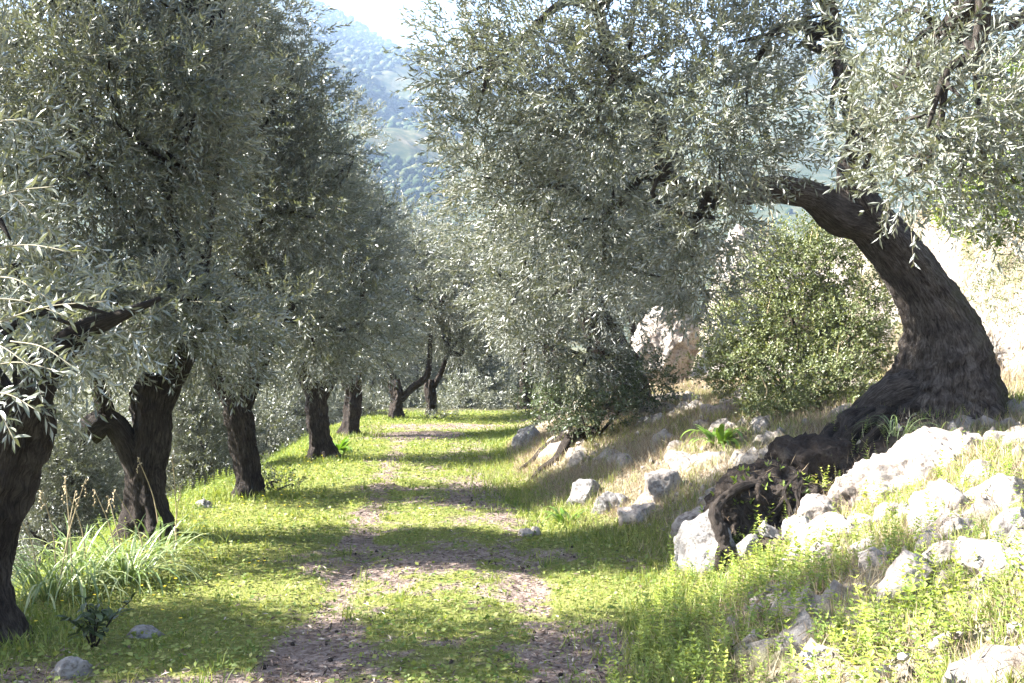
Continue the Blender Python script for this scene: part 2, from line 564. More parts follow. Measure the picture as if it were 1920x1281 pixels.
def build_mountain():
    pxs = np.concatenate([np.linspace(-1900, 560, 90), np.linspace(570, 880, 90), np.linspace(890, 3700, 100)])
    rs = 240 + 1900 * np.linspace(0, 1, 130) ** 1.25
    A, R = np.meshgrid(pxs, rs)
    Z = mountain_z(A, R)
    X = (A - 960) / F * R
    v = np.stack([X.ravel(), R.ravel(), Z.ravel()], 1)
    nx = len(pxs)
    i, j = np.meshgrid(np.arange(nx - 1), np.arange(len(rs) - 1))
    a = (j * nx + i).ravel()
    f = np.stack([a, a + 1, a + 1 + nx, a + nx], 1)
    m, nt, out = new_mat('mountain_side')
    vv = coords(nt)
    n1 = noise_tex(nt, vv, 0.012, 6, 0.6)
    n2 = noise_tex(nt, vv, 0.11, 6, 0.7)
    c = ramp(nt, [(0.35, (0.022, 0.034, 0.016)), (0.5, (0.05, 0.056, 0.028)), (0.68, (0.12, 0.105, 0.07))], n2).outputs[0]
    c2 = ramp(nt, [(0.4, (0.7, 0.75, 0.7)), (0.6, (1.2, 1.1, 1.0))], n1).outputs[0]
    b = N(nt, 'ShaderNodeBsdfPrincipled', Roughness=1.0)
    b.inputs['Specular IOR Level'].default_value = 0.0
    nt.links.new(mixc(nt, 1.0, c, c2, 'MULTIPLY'), b.inputs['Base Color'])
    nt.links.new(b.outputs[0], out.inputs[0])
    me = build_mesh('mountain', v, f, smooth=True)
    add_obj('mountain', me, m, kind='structure', label='hazy wooded mountain side rising beyond the olive grove')

    # far-off maquis on the slopes: one mass
    n = 7500
    rr = np.random.RandomState(21)
    r = 300 + 1060 * rr.rand(n) ** 0.8
    az = np.where(rr.rand(n) < 0.9, 580 + 280 * rr.rand(n), -100 + 2200 * rr.rand(n))
    x = (az - 960) / F * r
    keep = fbm2(x, r, 0.011, 3, 5.0) > -0.16
    r, az, x = r[keep], az[keep], x[keep]
    n = len(r)
    z = mountain_z(az, r)
    import bmesh
    bm = bmesh.new()
    bmesh.ops.create_icosphere(bm, subdivisions=1, radius=1)
    iv = np.array([q.co[:] for q in bm.verts])
    if_ = np.array([[q.index for q in p.verts] for p in bm.faces])
    bm.free()
    s = (1.2 + 2.3 * rr.rand(n) ** 2) * (0.45 + 0.9 * (r / 1300))
    V = iv[None] * (s[:, None, None] * (0.75 + 0.5 * rr.rand(n, len(iv), 1))) * np.array([1, 1, 0.95])
    V = V + np.stack([x, r, z + s * 0.45], 1)[:, None, :]
    Fc = if_[None] + (np.arange(n) * len(iv))[:, None, None]
    mm = leaf_mat('far_wood', [(0.0, (0.022, 0.034, 0.017)), (0.6, (0.045, 0.056, 0.027)), (1.0, (0.085, 0.085, 0.042))], rough=0.9, trans=0.0, spec=0.0)
    me = build_mesh('hillside_wood', V.reshape(-1, 3), Fc.reshape(-1, 3), {'rnd': np.repeat(rr.rand(n), len(iv))}, smooth=True)
    add_obj('hillside_wood', me, mm, kind='stuff', label='bushes and woodland covering the far mountain side', category='woodland')


build_mountain()


# ------------------------------------------------------------------ tubes: trunks, limbs, roots
def catmull(pts, per):
    pts = np.asarray(pts, float)
    p = np.concatenate([[2 * pts[0] - pts[1]], pts, [2 * pts[-1] - pts[-2]]])
    out = []
    for k in range(1, len(p) - 2):
        t = np.linspace(0, 1, per, endpoint=False)[:, None]
        a, b, c, d = p[k - 1], p[k], p[k + 1], p[k + 2]
        out.append(0.5 * ((2 * b) + (-a + c) * t + (2 * a - 5 * b + 4 * c - d) * t ** 2 + (-a + 3 * b - 3 * c + d) * t ** 3))
    out.append(pts[-1:])
    return np.concatenate(out)


def tube(ctrl, radii, sides=10, per=6, lobes=0.0, rough=0.0, seed=0, twist=0.6, noise_scale=6.0, close=True, flat=None):
    """returns verts, quads, tris, along, around"""
    c = np.concatenate([np.asarray(ctrl, float), np.asarray(radii, float)[:, None]], 1)
    c = catmull(c, per)
    pts, r = c[:, :3], np.maximum(c[:, 3], 0.002)
    n = len(pts)
    tan = norm(np.gradient(pts, axis=0))
    ref = np.array([0.0, 1.0, 0.0]) if abs(tan[0][1]) < 0.8 else np.array([1.0, 0, 0])
    u = norm(np.cross(tan[0], ref))
    us = [u]
    for k in range(1, n):
        u = us[-1] - tan[k] * np.dot(us[-1], tan[k])
        us.append(u / max(np.linalg.norm(u), 1e-9))
    us = np.array(us)
    vs = np.cross(tan, us)
    th = np.linspace(0, 2 * np.pi, sides, endpoint=False)
    length = np.concatenate([[0], np.cumsum(np.linalg.norm(np.diff(pts, axis=0), axis=1))])
    rs = np.random.RandomState(seed)
    TH, L = np.meshgrid(th, length)
    mod = np.ones_like(TH)
    if lobes:
        for k, a in ((2, 0.8), (3, 0.9), (5, 0.6), (8, 0.35)):
            ph = rs.rand() * 6.28
            tw = twist * rs.normal()
            mod += lobes * a * np.cos(k * (TH + tw * L) + ph + 0.8 * np.sin(L * 2.1 + ph))
    R = r[:, None] * mod
    pos = pts[:, None, :] + R[..., None] * (np.cos(TH)[..., None] * us[:, None, :] + np.sin(TH)[..., None] * vs[:, None, :])
    pos = pos.reshape(-1, 3)
    if rough:
        dirn = (np.cos(TH)[..., None] * us[:, None, :] + np.sin(TH)[..., None] * vs[:, None, :]).reshape(-1, 3)
        s = np.array([1, 1, 0.45]) * noise_scale
        q = fbm(pos * s + seed * 3.1, 4, ridged=False) * 0.6 + fbm(pos * s * 2.6 + seed, 3, ridged=True) * 0.4
        pos = pos + dirn * (q * rough * np.repeat(np.minimum(r, 0.35), sides))[:, None]
    i, j = np.meshgrid(np.arange(sides), np.arange(n - 1))
    a = (j * sides + i).ravel()
    b = (j * sides + (i + 1) % sides).ravel()
    quads = np.stack([a, b, b + sides, a + sides], 1)
    verts = pos
    tris = np.zeros((0, 3), int)
    along = L.ravel()
    around = TH.ravel()
    if close:
        verts = np.concatenate([pos, pts[-1:], pts[:1]])
        k = np.arange(sides)
        top = len(pos)
        e = (n - 1) * sides
        t1 = np.stack([e + k, e + (k + 1) % sides, np.full(sides, top)], 1)
        t2 = np.stack([(k + 1) % sides, k, np.full(sides, top + 1)], 1)
        tris = np.concatenate([t1, t2])
        along = np.concatenate([along, [length[-1], 0]])
        around = np.concatenate([around, [0, 0]])
    return verts, quads, tris, along, around


def tube_mesh(name, parts, moss=None):
    V, Q, T, A, R = [], [], [], [], []
    off = 0
    for (v, q, t, a, r) in parts:
        V.append(v)
        Q.append(q + off)
        T.append(t + off)
        A.append(a)
        R.append(r)
        off += len(v)
    V = np.concatenate(V)
    at = {'along': np.concatenate(A), 'around': np.concatenate(R)}
    if moss is not None:
        at['moss'] = moss(V)
    return build_mesh(name, V, [np.concatenate(Q), np.concatenate(T)], at, smooth=True)


# ------------------------------------------------------------------ leaves
def kite(pos, d, nrm, L, W, curl=0.12):
    """one leaf blade per row: base, two edge points, tip. returns verts, quads"""
    n = len(pos)
    side = norm(np.cross(d, nrm))
    L = L[:, None]
    W = W[:, None]
    b = pos
    m = pos + d * L * 0.48 + nrm * L * curl * 0.4
    t = pos + d * L - nrm * L * curl * 0.3
    V = np.stack([b, m + side * W * 0.5, t, m - side * W * 0.5], 1).reshape(-1, 3)
    Fq = (np.arange(n) * 4)[:, None] + np.array([0, 1, 2, 3])
    return V, Fq


def leaf6(pos, d, nrm, L, W, curl=0.15):
    """finer leaf: six points on the edge, folded a little along the middle"""
    n = len(pos)
    side = norm(np.cross(d, nrm))
    Lc, Wc = L[:, None], W[:, None]
    b = pos
    p1 = pos + d * Lc * 0.28 + nrm * Lc * curl * 0.35
    p2 = pos + d * Lc * 0.68 + nrm * Lc * curl * 0.35
    t = pos + d * Lc - nrm * Lc * curl * 0.2
    up = nrm * Wc * 0.12
    V = np.stack([b, p1 + side * Wc * 0.46 + up, p2 + side * Wc * 0.42 + up, t, p2 - side * Wc * 0.42 + up, p1 - side * Wc * 0.46 + up], 1).reshape(-1, 3)
    o = (np.arange(n) * 6)[:, None]
    return V, np.concatenate([o + np.array([0, 1, 4, 5])[None], o + np.array([1, 2, 3, 4])[None]])


def rand_unit(n, rs):
    return norm(rs.normal(size=(n, 3)))


def sprigs(origin, direction, rs, leaves=14, tw_len=0.25, leaf_len=0.074, leaf_w=0.0175, droop=0.25, fine=False, spread=0.85):
    """olive shoots: opposite pairs of narrow leaves along a thin stem"""
    n = len(origin)
    tl = tw_len * (0.6 + 0.8 * rs.rand(n))
    d = norm(direction)
    a = norm(np.cross(d, rand_unit(n, rs)))
    b = np.cross(d, a)
    pos, dirs, nrms, ll, lw, tint = [], [], [], [], [], []
    tw_t = rs.rand(n)
    bend = (rs.normal(size=(n, 3)) * 0.25 + np.array([0, 0, -droop]))
    for k in range(leaves):
        pair = k // 2
        t = (pair + 0.6) / (leaves // 2)
        o = origin + d * (tl * t)[:, None] + bend * (tl * t * t * 0.5)[:, None]
        dd = norm(d + bend * t)
        ax = (a if pair % 2 == 0 else b) * (1 if k % 2 == 0 else -1)
        ax = norm(ax + rs.normal(size=(n, 3)) * 0.25)
        ang = spread * (1.15 - 0.55 * t) + rs.normal(size=n) * 0.14
        ld = norm(dd * np.cos(ang)[:, None] + ax * np.sin(ang)[:, None])
        ln = norm(dd * np.sin(ang)[:, None] - ax * np.cos(ang)[:, None] + rs.normal(size=(n, 3)) * 0.22)
        ln = norm(ln - ld * np.sum(ln * ld, 1, keepdims=True))
        pos.append(o)
        dirs.append(ld)
        nrms.append(ln)
        sc = (0.55 + 0.85 * rs.rand(n)) * (1.0 - 0.35 * abs(t - 0.45))
        ll.append(leaf_len * sc)
        lw.append(leaf_w * (0.8 + 0.4 * rs.rand(n)))
        tint.append(np.clip(0.45 * tw_t + 0.55 * rs.rand(n), 0, 1))
    pos, dirs, nrms = map(np.concatenate, (pos, dirs, nrms))
    ll, lw, tint = map(np.concatenate, (ll, lw, tint))
    if fine:
        V, Q = leaf6(pos, dirs, nrms, ll, lw)
        rv = np.repeat(tint, 6)
    else:
        V, Q = kite(pos, dirs, nrms, ll, lw)
        rv = np.repeat(tint, 4)
    # stems: a slim three-sided ribbon each
    e = origin + d * tl[:, None] + bend * (tl * 0.5)[:, None]
    w = 0.0020
    SV = np.stack([origin + a * w, origin - a * w, e - a * w * 0.4, e + a * w * 0.4], 1).reshape(-1, 3)
    SQ = (np.arange(n) * 4)[:, None] + np.array([0, 1, 2, 3]) + len(V)
    mi = np.concatenate([np.zeros(len(Q), int), np.ones(len(SQ), int)])
    return np.concatenate([V, SV]), np.concatenate([Q, SQ]), np.concatenate([rv, np.zeros(len(SV))]), mi


def crown_mesh(name, clumps, rs, density=110, fine=False, leaf_len=0.074, leaf_w=0.0175, center=None, leaves=14, hang=0.0):
    """clumps: rows of x, y, z, r. Shoots point outwards from each clump, thicker on its shell."""
    O, D = [], []
    ctr = np.mean(np.asarray(clumps)[:, :3], 0) if center is None else np.asarray(center)
    for (x, y, z, r) in clumps:
        n = max(6, int(0.86 * density * (r / 0.45) ** 2))
        u = rand_unit(n, rs)
        # lumpy clump surface
        lump = 1 + 0.35 * fbm(u * 1.7 + np.array([x, y, z]) * 3.7, 2)
        rad = r * (0.38 + 0.65 * rs.rand(n) ** 0.6) * lump
        p = np.array([x, y, z]) + u * rad[:, None] * np.array([1, 1, 0.85])
        out = norm(p - ctr)
        dr = norm(u * 0.9 + out * 0.45 + rs.normal(size=(n, 3)) * 0.40 + np.array([0, 0, 0.30 - hang]))
        O.append(p)
        D.append(dr)
    O, D = np.concatenate(O), np.concatenate(D)
    V, Q, rv, mi = sprigs(O, D, rs, fine=fine, leaf_len=leaf_len, leaf_w=leaf_w, leaves=leaves)
    return build_mesh(name, V, Q, {'rnd': rv}, mat_index=mi), len(Q)


def olive_clumps(rs, center, radii, n=46, r=(0.24, 0.56), skirt=0.35):
    out = []
    tries = 0
    while len(out) < n and tries < 4000:
        tries += 1
        u = rand_unit(1, rs)[0]
        q = rs.rand() ** 0.42
        p = np.asarray(center) + u * q * np.asarray(radii)
        rr = r[0] + (r[1] - r[0]) * rs.rand()
        if any(np.linalg.norm(p - np.array(o[:3])) < 0.75 * rr for o in out):
            continue
        out.append((*p, rr))
    return out


def limbs_to(fork, clumps, rs, base_r=0.07, count=9, seed=0):
    """curved limbs that run from the fork of the trunk to the clumps of the crown, each with side branches"""
    cl = np.asarray(clumps)
    order = rs.permutation(len(cl))
    main = []
    for k in order:
        if all(np.linalg.norm(cl[k, :3] - cl[m, :3]) > 0.9 for m in main):
            main.append(k)
        if len(main) >= count:
            break
    limbs = []
    ends = []
    for m in main:
        e = cl[m, :3]
        f = np.asarray(min(fork, key=lambda g: np.linalg.norm(np.asarray(g) - e)), float)
        L = np.linalg.norm(e - f)
        mid1 = f + (e - f) * 0.35 + rs.normal(size=3) * 0.13 * L + np.array([0, 0, 0.10 * L])
        mid2 = f + (e - f) * 0.7 + rs.normal(size=3) * 0.08 * L + np.array([0, 0, 0.08 * L])
        br = base_r * (0.75 + 0.5 * rs.rand())
        limbs.append([tube([f, mid1, mid2, e], [br, br * 0.72, br * 0.45, br * 0.16], 8, 5, lobes=0.05, rough=0.25, seed=seed + m)])
        ends.append((mid2, br * 0.42, limbs[-1]))
        ends.append((mid1, br * 0.6, limbs[-1]))
    for k in range(len(cl)):
        if k in main:
            continue
        e = cl[k, :3]
        j = int(np.argmin([np.linalg.norm(e - q[0]) for q in ends]))
        s, r0, lst = ends[j]
        L = np.linalg.norm(e - s)
        mid = (s + e) / 2 + rs.normal(size=3) * 0.12 * L
        lst.append(tube([s, mid, e], [min(r0, 0.03), 0.018, 0.006], 6, 4, rough=0.2, seed=k))
    return [tube_mesh('limb', l) for l in limbs]


def olive_tree(label, base, trunk_parts, clumps, forks, rs, density=110, fine=False, group=None, limb_r=0.06, limb_n=9, leaf_len=0.074, leaf_w=0.0175,
               bark=None, moss=None, hang=0.0, crown_obj=True, leaves=14):
    """all coordinates in the world; the tree's Empty stands at its base"""
    bark = bark or M_BARK
    base = np.asarray(base, float)
    root = empty('olive_tree', base, label, 'olive tree', group)
    trunk = tube_mesh('trunk', [(v - base, q, t, a, r) for (v, q, t, a, r) in trunk_parts], moss)
    add_obj('trunk', trunk, bark, root)
    cl = [(c[0] - base[0], c[1] - base[1], c[2] - base[2], c[3]) for c in clumps]
    fk = [np.asarray(f, float) - base for f in forks]
    for me in limbs_to(fk, cl, rs, limb_r, limb_n):
        add_obj('limb', me, bark, root)
    me, nl = crown_mesh('crown', cl, rs, density, fine, leaf_len, leaf_w, hang=hang, leaves=leaves)
    add_obj('crown', me, [M_OLIVE, M_TWIG], root, kind='stuff')
    return root


def copy_tree(root, loc, rz, scale, label, group):
    r = root.copy()
    COL.objects.link(r)
    r.location = loc
    r.rotation_euler = (0, 0, rz)
    r.scale = (scale, scale, scale * 1.0)
    r['label'] = label
    r['group'] = group
    for ch in root.children:
        c = ch.copy()
        COL.objects.link(c)
        c.parent = r
    return r


def px_curve(rows):
    """rows of px, py, d, width in px -> control points and radii"""
    pts = np.array([P(a, b, c) for a, b, c, w in rows])
    rad = np.array([w / 2 / F * c for a, b, c, w in rows])
    return pts, rad


# ---- left row -------------------------------------------------------------
def simple_olive(label, rows, sub, center, radii, n, seed, density, r=(0.26, 0.54), **k):
    rs = np.random.RandomState(seed)
    pts, rad = px_curve(rows)
    rad = rad * 0.64
    gz = hz(pts[0][0], pts[0][1])
    pts[0][2] = gz - 0.12
    base = (pts[0][0], pts[0][1], gz)
    rad[0] *= 1.35
    parts = [tube(pts, rad, 56, 14, lobes=0.17, rough=0.75, seed=seed, noise_scale=5)]
    forks = [pts[-1]]
    keep = k.pop('fork_keep', None)
    for s in sub:
        sp, sr = px_curve(s)
        parts.append(tube(sp, sr, 16, 7, lobes=0.07, rough=0.3, seed=seed + 1, noise_scale=6))
        forks.append(sp[-1])
    if keep is not None:
        forks = [forks[q] for q in keep]
    cl = olive_clumps(rs, center, radii, n, r)
    top = k.pop('top', None)
    if top:
        cl = [c for c in cl if c[0] + c[3] * 0.8 < top[0] - (c[2] - top[1]) * top[2]]
    for q in range(k.pop('skirt', 0)):
        a = rs.rand() * 6.283
        rr = 0.55 + 0.5 * rs.rand()
        cl.append((center[0] + rr * 1.25 * math.cos(a), center[1] + rr * 0.75 * math.sin(a), gz + 1.45 + 0.55 * rs.rand(), 0.26 + 0.1 * rs.rand()))
    cl += k.pop('extra', [])
    return olive_tree(label, base, parts, cl, forks, rs, density=density, **k)


# nearest tree, at the left edge of the picture
T_A = simple_olive('nearest olive tree at the left edge, dark trunk leaning right, big leaves hanging close',
                   [(-18, 1250, 5.9, 170), (-34, 1130, 5.9, 135), (-28, 1000, 5.9, 135), (0, 880, 5.85, 150), (28, 780, 5.8, 145), (25, 730, 5.8, 100)],
                   [[(40, 790, 5.8, 80), (90, 690, 5.75, 56), (150, 625, 5.7, 40), (225, 592, 5.65, 22), (300, 560, 5.6, 8)], [(10, 780, 5.8, 90), (-80, 650, 5.7, 70), (-200, 480, 5.6, 50)]],
                   (-3.8, 5.55, 3.9), (0.55, 0.75, 1.5), 34, 31, 90, limb_r=0.022, limb_n=5, fork_keep=[2],
                   extra=[(*P(q[0], q[1], q[2]), q[3]) for q in [(60, 560, 5.6, .26), (20, 450, 5.6, .28), (140, 610, 5.5, .2), (20, 660, 5.6, .26), (80, 690, 5.6, .2), (210, 590, 5.5, .16), (10, 330, 5.7, .28), (-20, 200, 5.8, .3), (30, 740, 5.6, .16)]])

T_B = simple_olive('olive tree with thick split trunk and cut side limb behind the asphodel clump',
                   [(285, 1010, 8.9, 130), (282, 960, 8.9, 96), (275, 880, 8.9, 82), (283, 800, 8.9, 88), (285, 745, 8.9, 92), (290, 700, 8.9, 60)],
                   [[(262, 900, 8.9, 40), (235, 830, 8.85, 44), (205, 790, 8.8, 42), (165, 810, 8.75, 50)], [(300, 770, 8.9, 40), (330, 700, 8.9, 40), (380, 600, 8.9, 30)],
                    [(200, 790, 8.8, 36), (190, 740, 8.8, 30), (160, 660, 8.8, 24)]],
                   (-3.2, 8.55, 3.75), (1.05, 0.52, 2.2), 66, 32, 165, limb_r=0.028, skirt=16)

T_C = simple_olive('olive tree with straight tapered trunk, third along the left of the track',
                   [(462, 945, 11.3, 92), (466, 900, 11.3, 64), (458, 830, 11.3, 58), (446, 770, 11.3, 60), (440, 720, 11.3, 46)],
                   [[(450, 770, 11.3, 34), (480, 700, 11.3, 30), (520, 600, 11.2, 24)], [(440, 760, 11.3, 36), (400, 690, 11.3, 30), (360, 600, 11.3, 24)]],
                   (-2.7, 11.3, 3.5), (0.95, 0.47, 1.85), 54, 33, 160, limb_r=0.028, skirt=16, top=(-1.3, 3.3, 0.40))

T_D = simple_olive('olive tree with fluted two-tone trunk beside the broad-leaved lily tuft',
                   [(603, 868, 14.9, 80), (600, 835, 14.9, 56), (595, 790, 14.9, 52), (592, 750, 14.9, 50), (594, 715, 14.9, 40)],
                   [[(598, 750, 14.9, 26), (630, 690, 14.9, 24), (660, 620, 14.9, 18)], [(590, 750, 14.9, 26), (560, 680, 14.9, 24), (530, 600, 14.9, 18)]],
                   (-2.45, 14.9, 3.0), (0.8, 0.55, 1.5), 44, 34, 130, limb_r=0.028, skirt=14, top=(-1.2, 3.1, 0.45))

T_E = simple_olive('distant olive tree with forked trunk and slanting right branch at end of track',
                   [(742, 792, 22.7, 48), (742, 770, 22.7, 36), (745, 740, 22.7, 32), (740, 712, 22.7, 28)],
                   [[(752, 750, 22.7, 13), (775, 725, 22.7, 13), (800, 705, 22.7, 12), (806, 660, 22.7, 8), (808, 600, 22.7, 5)]],
                   (-2.2, 22.7, 2.7), (1.5, 1.2, 1.3), 44, 35, 80, r=(0.4, 0.65))

T_F = simple_olive('distant olive tree with pale torn trunk, right of the forked one',
                   [(806, 790, 23.6, 30), (808, 765, 23.6, 26), (806, 735, 23.6, 28), (806, 712, 23.6, 24)],
                   [[(810, 730, 23.6, 10), (826, 700, 23.6, 9), (840, 660, 23.6, 6)]],
                   (-1.3, 24.0, 2.6), (1.1, 1.1, 1.2), 32, 36, 75, r=(0.4, 0.6))


# ---- the big leaning tree on the right -----------------------------------------
def build_big():
    rs = np.random.RandomState(50)
    rows = [(1765, 830, 9.4, 300), (1768, 770, 9.4, 225), (1778, 690, 9.4, 165), (1767, 605, 9.4, 134), (1722, 525, 9.4, 112), (1665, 452, 9.4, 108), (1612, 392, 9.4, 96), (1600, 350, 9.4, 70)]
    pts, rad = px_curve(rows)
    gz = hz(pts[1][0], pts[1][1])
    base = np.array([pts[1][0], pts[1][1], gz])
    pts[0][2] = gz - 0.25
    parts = [tube(pts, rad * np.array([1, 1, 0.93, 0.86, 0.84, 0.84, 0.86, 0.9]), 110, 22, lobes=0.06, rough=0.24, seed=50, noise_scale=5, twist=0.3)]
    v0 = parts[0][0]
    zz = v0[:, 2] - gz
    ax = np.stack([np.interp(v0[:, 2], pts[:, 2], pts[:, 0]), np.interp(v0[:, 2], pts[:, 2], pts[:, 1]), v0[:, 2]], 1)
    v0 += norm(v0 - ax) * ((0.075 * fbm(v0 * 3.6, 4, ridged=True) + 0.03 * fbm(v0 * 9, 3)) * (1 - sstep(0.35, 0.95, zz)))[:, None]
    left = [(1640, 420, 9.4, 80), (1575, 400, 9.35, 74), (1520, 368, 9.3, 50), (1455, 356, 9.2, 46), (1400, 362, 9.1, 40), (1320, 360, 9.0, 34), (1255, 335, 8.9, 30), (1238, 270, 8.9, 30),
            (1225, 200, 8.9, 26), (1150, 110, 8.9, 24), (1120, 20, 8.9, 18)]
    up = [(1605, 370, 9.4, 80), (1600, 310, 9.35, 58), (1612, 262, 9.2, 46), (1590, 170, 8.9, 36), (1560, 60, 8.6, 30), (1540, -80, 8.3, 22)]
    near = [(1610, 280, 9.2, 40), (1680, 180, 8.2, 42), (1780, 60, 7.0, 44), (1850, -40, 6.2, 40)]
    low = [(1310, 360, 9.0, 22), (1210, 330, 9.2, 18), (1180, 360, 9.4, 16), (1140, 390, 9.6, 14), (1080, 360, 9.8, 10)]
    right = [(1612, 265, 9.2, 30), (1720, 120, 8.8, 30), (1840, 50, 8.3, 30), (1905, 40, 8.2, 26), (1960, -20, 8.2, 20)]
    forks = []
    for k, s in enumerate((left, up, near, low, right)):
        sp, sr = px_curve(s)
        parts.append(tube(sp, sr, 22, 7, lobes=0.06, rough=0.28, seed=60 + k, noise_scale=6))
        forks.append(sp[-1])
        forks.append(sp[-2])
        if len(sp) > 6:
            forks.append(sp[5])
    # buttresses that spread from the foot of the trunk
    for (a, b, w) in (((1720, 740), (1600, 800), 80), ((1800, 730), (1880, 780), 70), ((1740, 760), (1690, 830), 90), ((1800, 760), (1810, 840), 90)):
        p0, p2 = P(*a, 9.3), P(*b, 9.1)
        p2[2] = hz(p2[0], p2[1]) - 0.03
        p1 = (p0 + p2) / 2 + np.array([0, -0.05, 0.06])
        r = w / 2 / F * 9.3
        parts.append(tube([p0, p1, p2], [r, r * 0.8, r * 0.35], 20, 10, lobes=0.10, rough=0.5, seed=int(w + b[0]), noise_scale=7))
    C = []
    def add(lst):
        for (px, py, d, r) in lst:
            p = P(px, py, d)
            C.append((*p, r))
    # left half of the crown, over the track
    add([(870, 60, 9.4, .34), (850, 150, 9.4, .30), (930, 130, 9.2, .44), (890, 240, 9.4, .34), (960, 250, 9.4, .46), (1000, 40, 9.0, .5), (1040, 170, 8.9, .5), (900, 330, 9.6, .34), (980, 380, 9.8, .42),
         (1060, 300, 9.3, .48), (1080, 80, 8.8, .5), (1120, 230, 8.8, .45), (1150, 330, 9.2, .45), (1170, 140, 8.7, .42), (1060, 430, 9.9, .45), (1180, 440, 9.6, .42), (1270, 430, 9.0, .42),
         (1190, 30, 8.6, .48), (1290, 60, 8.6, .48), (1310, 170, 8.5, .46), (1290, 260, 8.4, .36), (1350, 300, 8.4, .42), (1340, 410, 8.6, .38), (1400, 200, 8.6, .42),
         (1380, 80, 8.6, .46), (1430, 280, 8.9, .30), (1300, 500, 9.2, .36), (1470, 60, 8.8, .40), (1330, 560, 9.4, .30), (1240, 520, 9.6, .36), (1120, 520, 10.2, .40), (1540, 30, 8.6, .36)])
    # above the picture
    add([(900, -80, 9.0, .4), (1000, -130, 9.0, .5), (1120, -150, 8.8, .5), (1260, -130, 8.7, .5), (1400, -140, 8.6, .5), (1540, -120, 8.4, .5), (1680, -160, 8.0, .5), (1100, -330, 9.0, .5), (1300, -330, 8.8, .5), (1500, -320, 8.6, .5)])
    # right half, nearer the camera
    near_c = [(1640, 60, 7.6, .34), (1700, 130, 6.9, .34), (1780, 60, 6.6, .34), (1660, 230, 6.7, .26), (1740, 240, 6.4, .32), (1700, 330, 6.6, .24), (1800, 180, 6.3, .30), (1850, 270, 6.6, .32), (1800, 330, 6.6, .28),
              (1880, 150, 7.0, .26), (1900, 340, 6.9, .28), (1720, 20, 7.0, .3), (1640, 300, 7.2, .18), (1560, 180, 8.2, .24), (1560, 260, 8.6, .22), (1870, 420, 7.2, .2)]
    add(near_c)
    cx, cz = 1850 - 960, 690

    def moss(V):
        w = V + base
        px = w[:, 0] / w[:, 1] * F + 960
        side = None
        zz = V[:, 2]
        return np.clip(sstep(0.05, 0.35, V[:, 0] - (0.12 - 0.55 * np.maximum(zz - 0.3, 0))) * (1 - sstep(0.9, 1.9, zz)), 0, 1) * 0.6
    return olive_tree('big old olive tree leaning left over the stony bank, thick curved trunk', base, parts, C, forks, rs, density=160, limb_r=0.045, limb_n=14,
                      bark=M_BARK_BIG, moss=moss)


T_BIG = build_big()


# ---- second tree on the right, in the shade behind it ------------------------------
def build_r2():
    rs = np.random.RandomState(70)
    rows = [(1180, 760, 13.6, 110), (1165, 700, 13.6, 76), (1130, 630, 13.6, 60), (1098, 560, 13.6, 50), (1085, 520, 13.6, 44)]
    pts, rad = px_curve(rows)
    gz = hz(pts[0][0], pts[0][1])
    pts[0][2] = gz - 0.15
    base = np.array([pts[0][0], pts[0][1], gz])
    parts = [tube(pts, rad, 36, 9, lobes=0.09, rough=0.3, seed=70, noise_scale=5)]
    forks = [pts[-1], pts[-2]]
    for k, s in enumerate(([(1090, 540, 13.6, 34), (1060, 440, 13.5, 26), (1000, 330, 13.4, 18)], [(1098, 560, 13.6, 34), (1150, 450, 13.6, 26), (1190, 330, 13.6, 18)])):
        sp, sr = px_curve(s)
        parts.append(tube(sp, sr, 14, 6, lobes=0.06, rough=0.3, seed=71 + k))
        forks.append(sp[-1])
    C = []
    for (px, py, d, r) in [(900, 420, 13, .5), (960, 360, 13, .55), (1040, 330, 13.2, .6), (1120, 330, 13.4, .6), (1200, 360, 13.5, .55), (1260, 420, 13.6, .45), (920, 500, 12.9, .5), (990, 470, 12.8, .55), (1070, 450, 12.8, .55),
                           (1150, 470, 13, .5), (1220, 500, 13.4, .42), (960, 570, 12.7, .45), (1030, 560, 12.6, .45), (1110, 570, 12.7, .40), (1000, 640, 12.5, .36), (1060, 650, 12.4, .36), (1110, 660, 12.4, .32), (1180, 590, 13, .36),
                           (900, 300, 13, .4), (1160, 680, 12.6, .26), (1080, 700, 12.3, .24), (1300, 540, 13.6, .34)]:
        C.append((*P(px, py, d), r))
    return olive_tree('shaded olive tree with hanging leafy skirt, right of the track behind the bank', base, parts, C, forks, rs, density=112, limb_r=0.045, limb_n=9, hang=0.25)


T_R2 = build_r2()

# ---- copies: trees further along and on the lower terrace ---------------------------
G1 = 'olive trees further along the right of the track'
for (px, d, src, rz, s, lab) in [
    (1035, 19.5, T_D, 2.1, 1.12, 'sunlit olive tree beyond the shaded one, right of the track'),
    (985, 27.0, T_E, 1.2, 1.1, 'pale far olive tree closing the right side of the track'),
    (1190, 24.0, T_C, 4.0, 1.1, 'olive tree on the slope behind the shaded one'),
]:
    x = (px - 960) / F * d
    copy_tree(src, (x, d, hz(x, d) - 0.05), rz, s, lab, G1)
G2 = 'olive trees of the lower terrace, seen between the left trunks'
LOW = [(130, 12.5, T_D, 0.5, 0.8), (345, 14.5, T_C, 2.6, 0.72), (60, 17.0, T_D, 3.3, 0.85), (400, 19.0, T_D, 1.4, 0.85), (240, 18.0, T_E, 0.3, 0.85), (500, 24.0, T_E, 5.2, 0.9)]
LOWLAB = ['lower terrace olive seen between the left edge trunk and the split trunk', 'lower terrace olive seen between the split trunk and the third trunk',
          'further lower terrace olive behind the asphodel clumps', 'lower terrace olive just left of the third trunk, further off', 'lower terrace olive behind the split trunk', 'distant lower olive seen between third and fluted trunk']
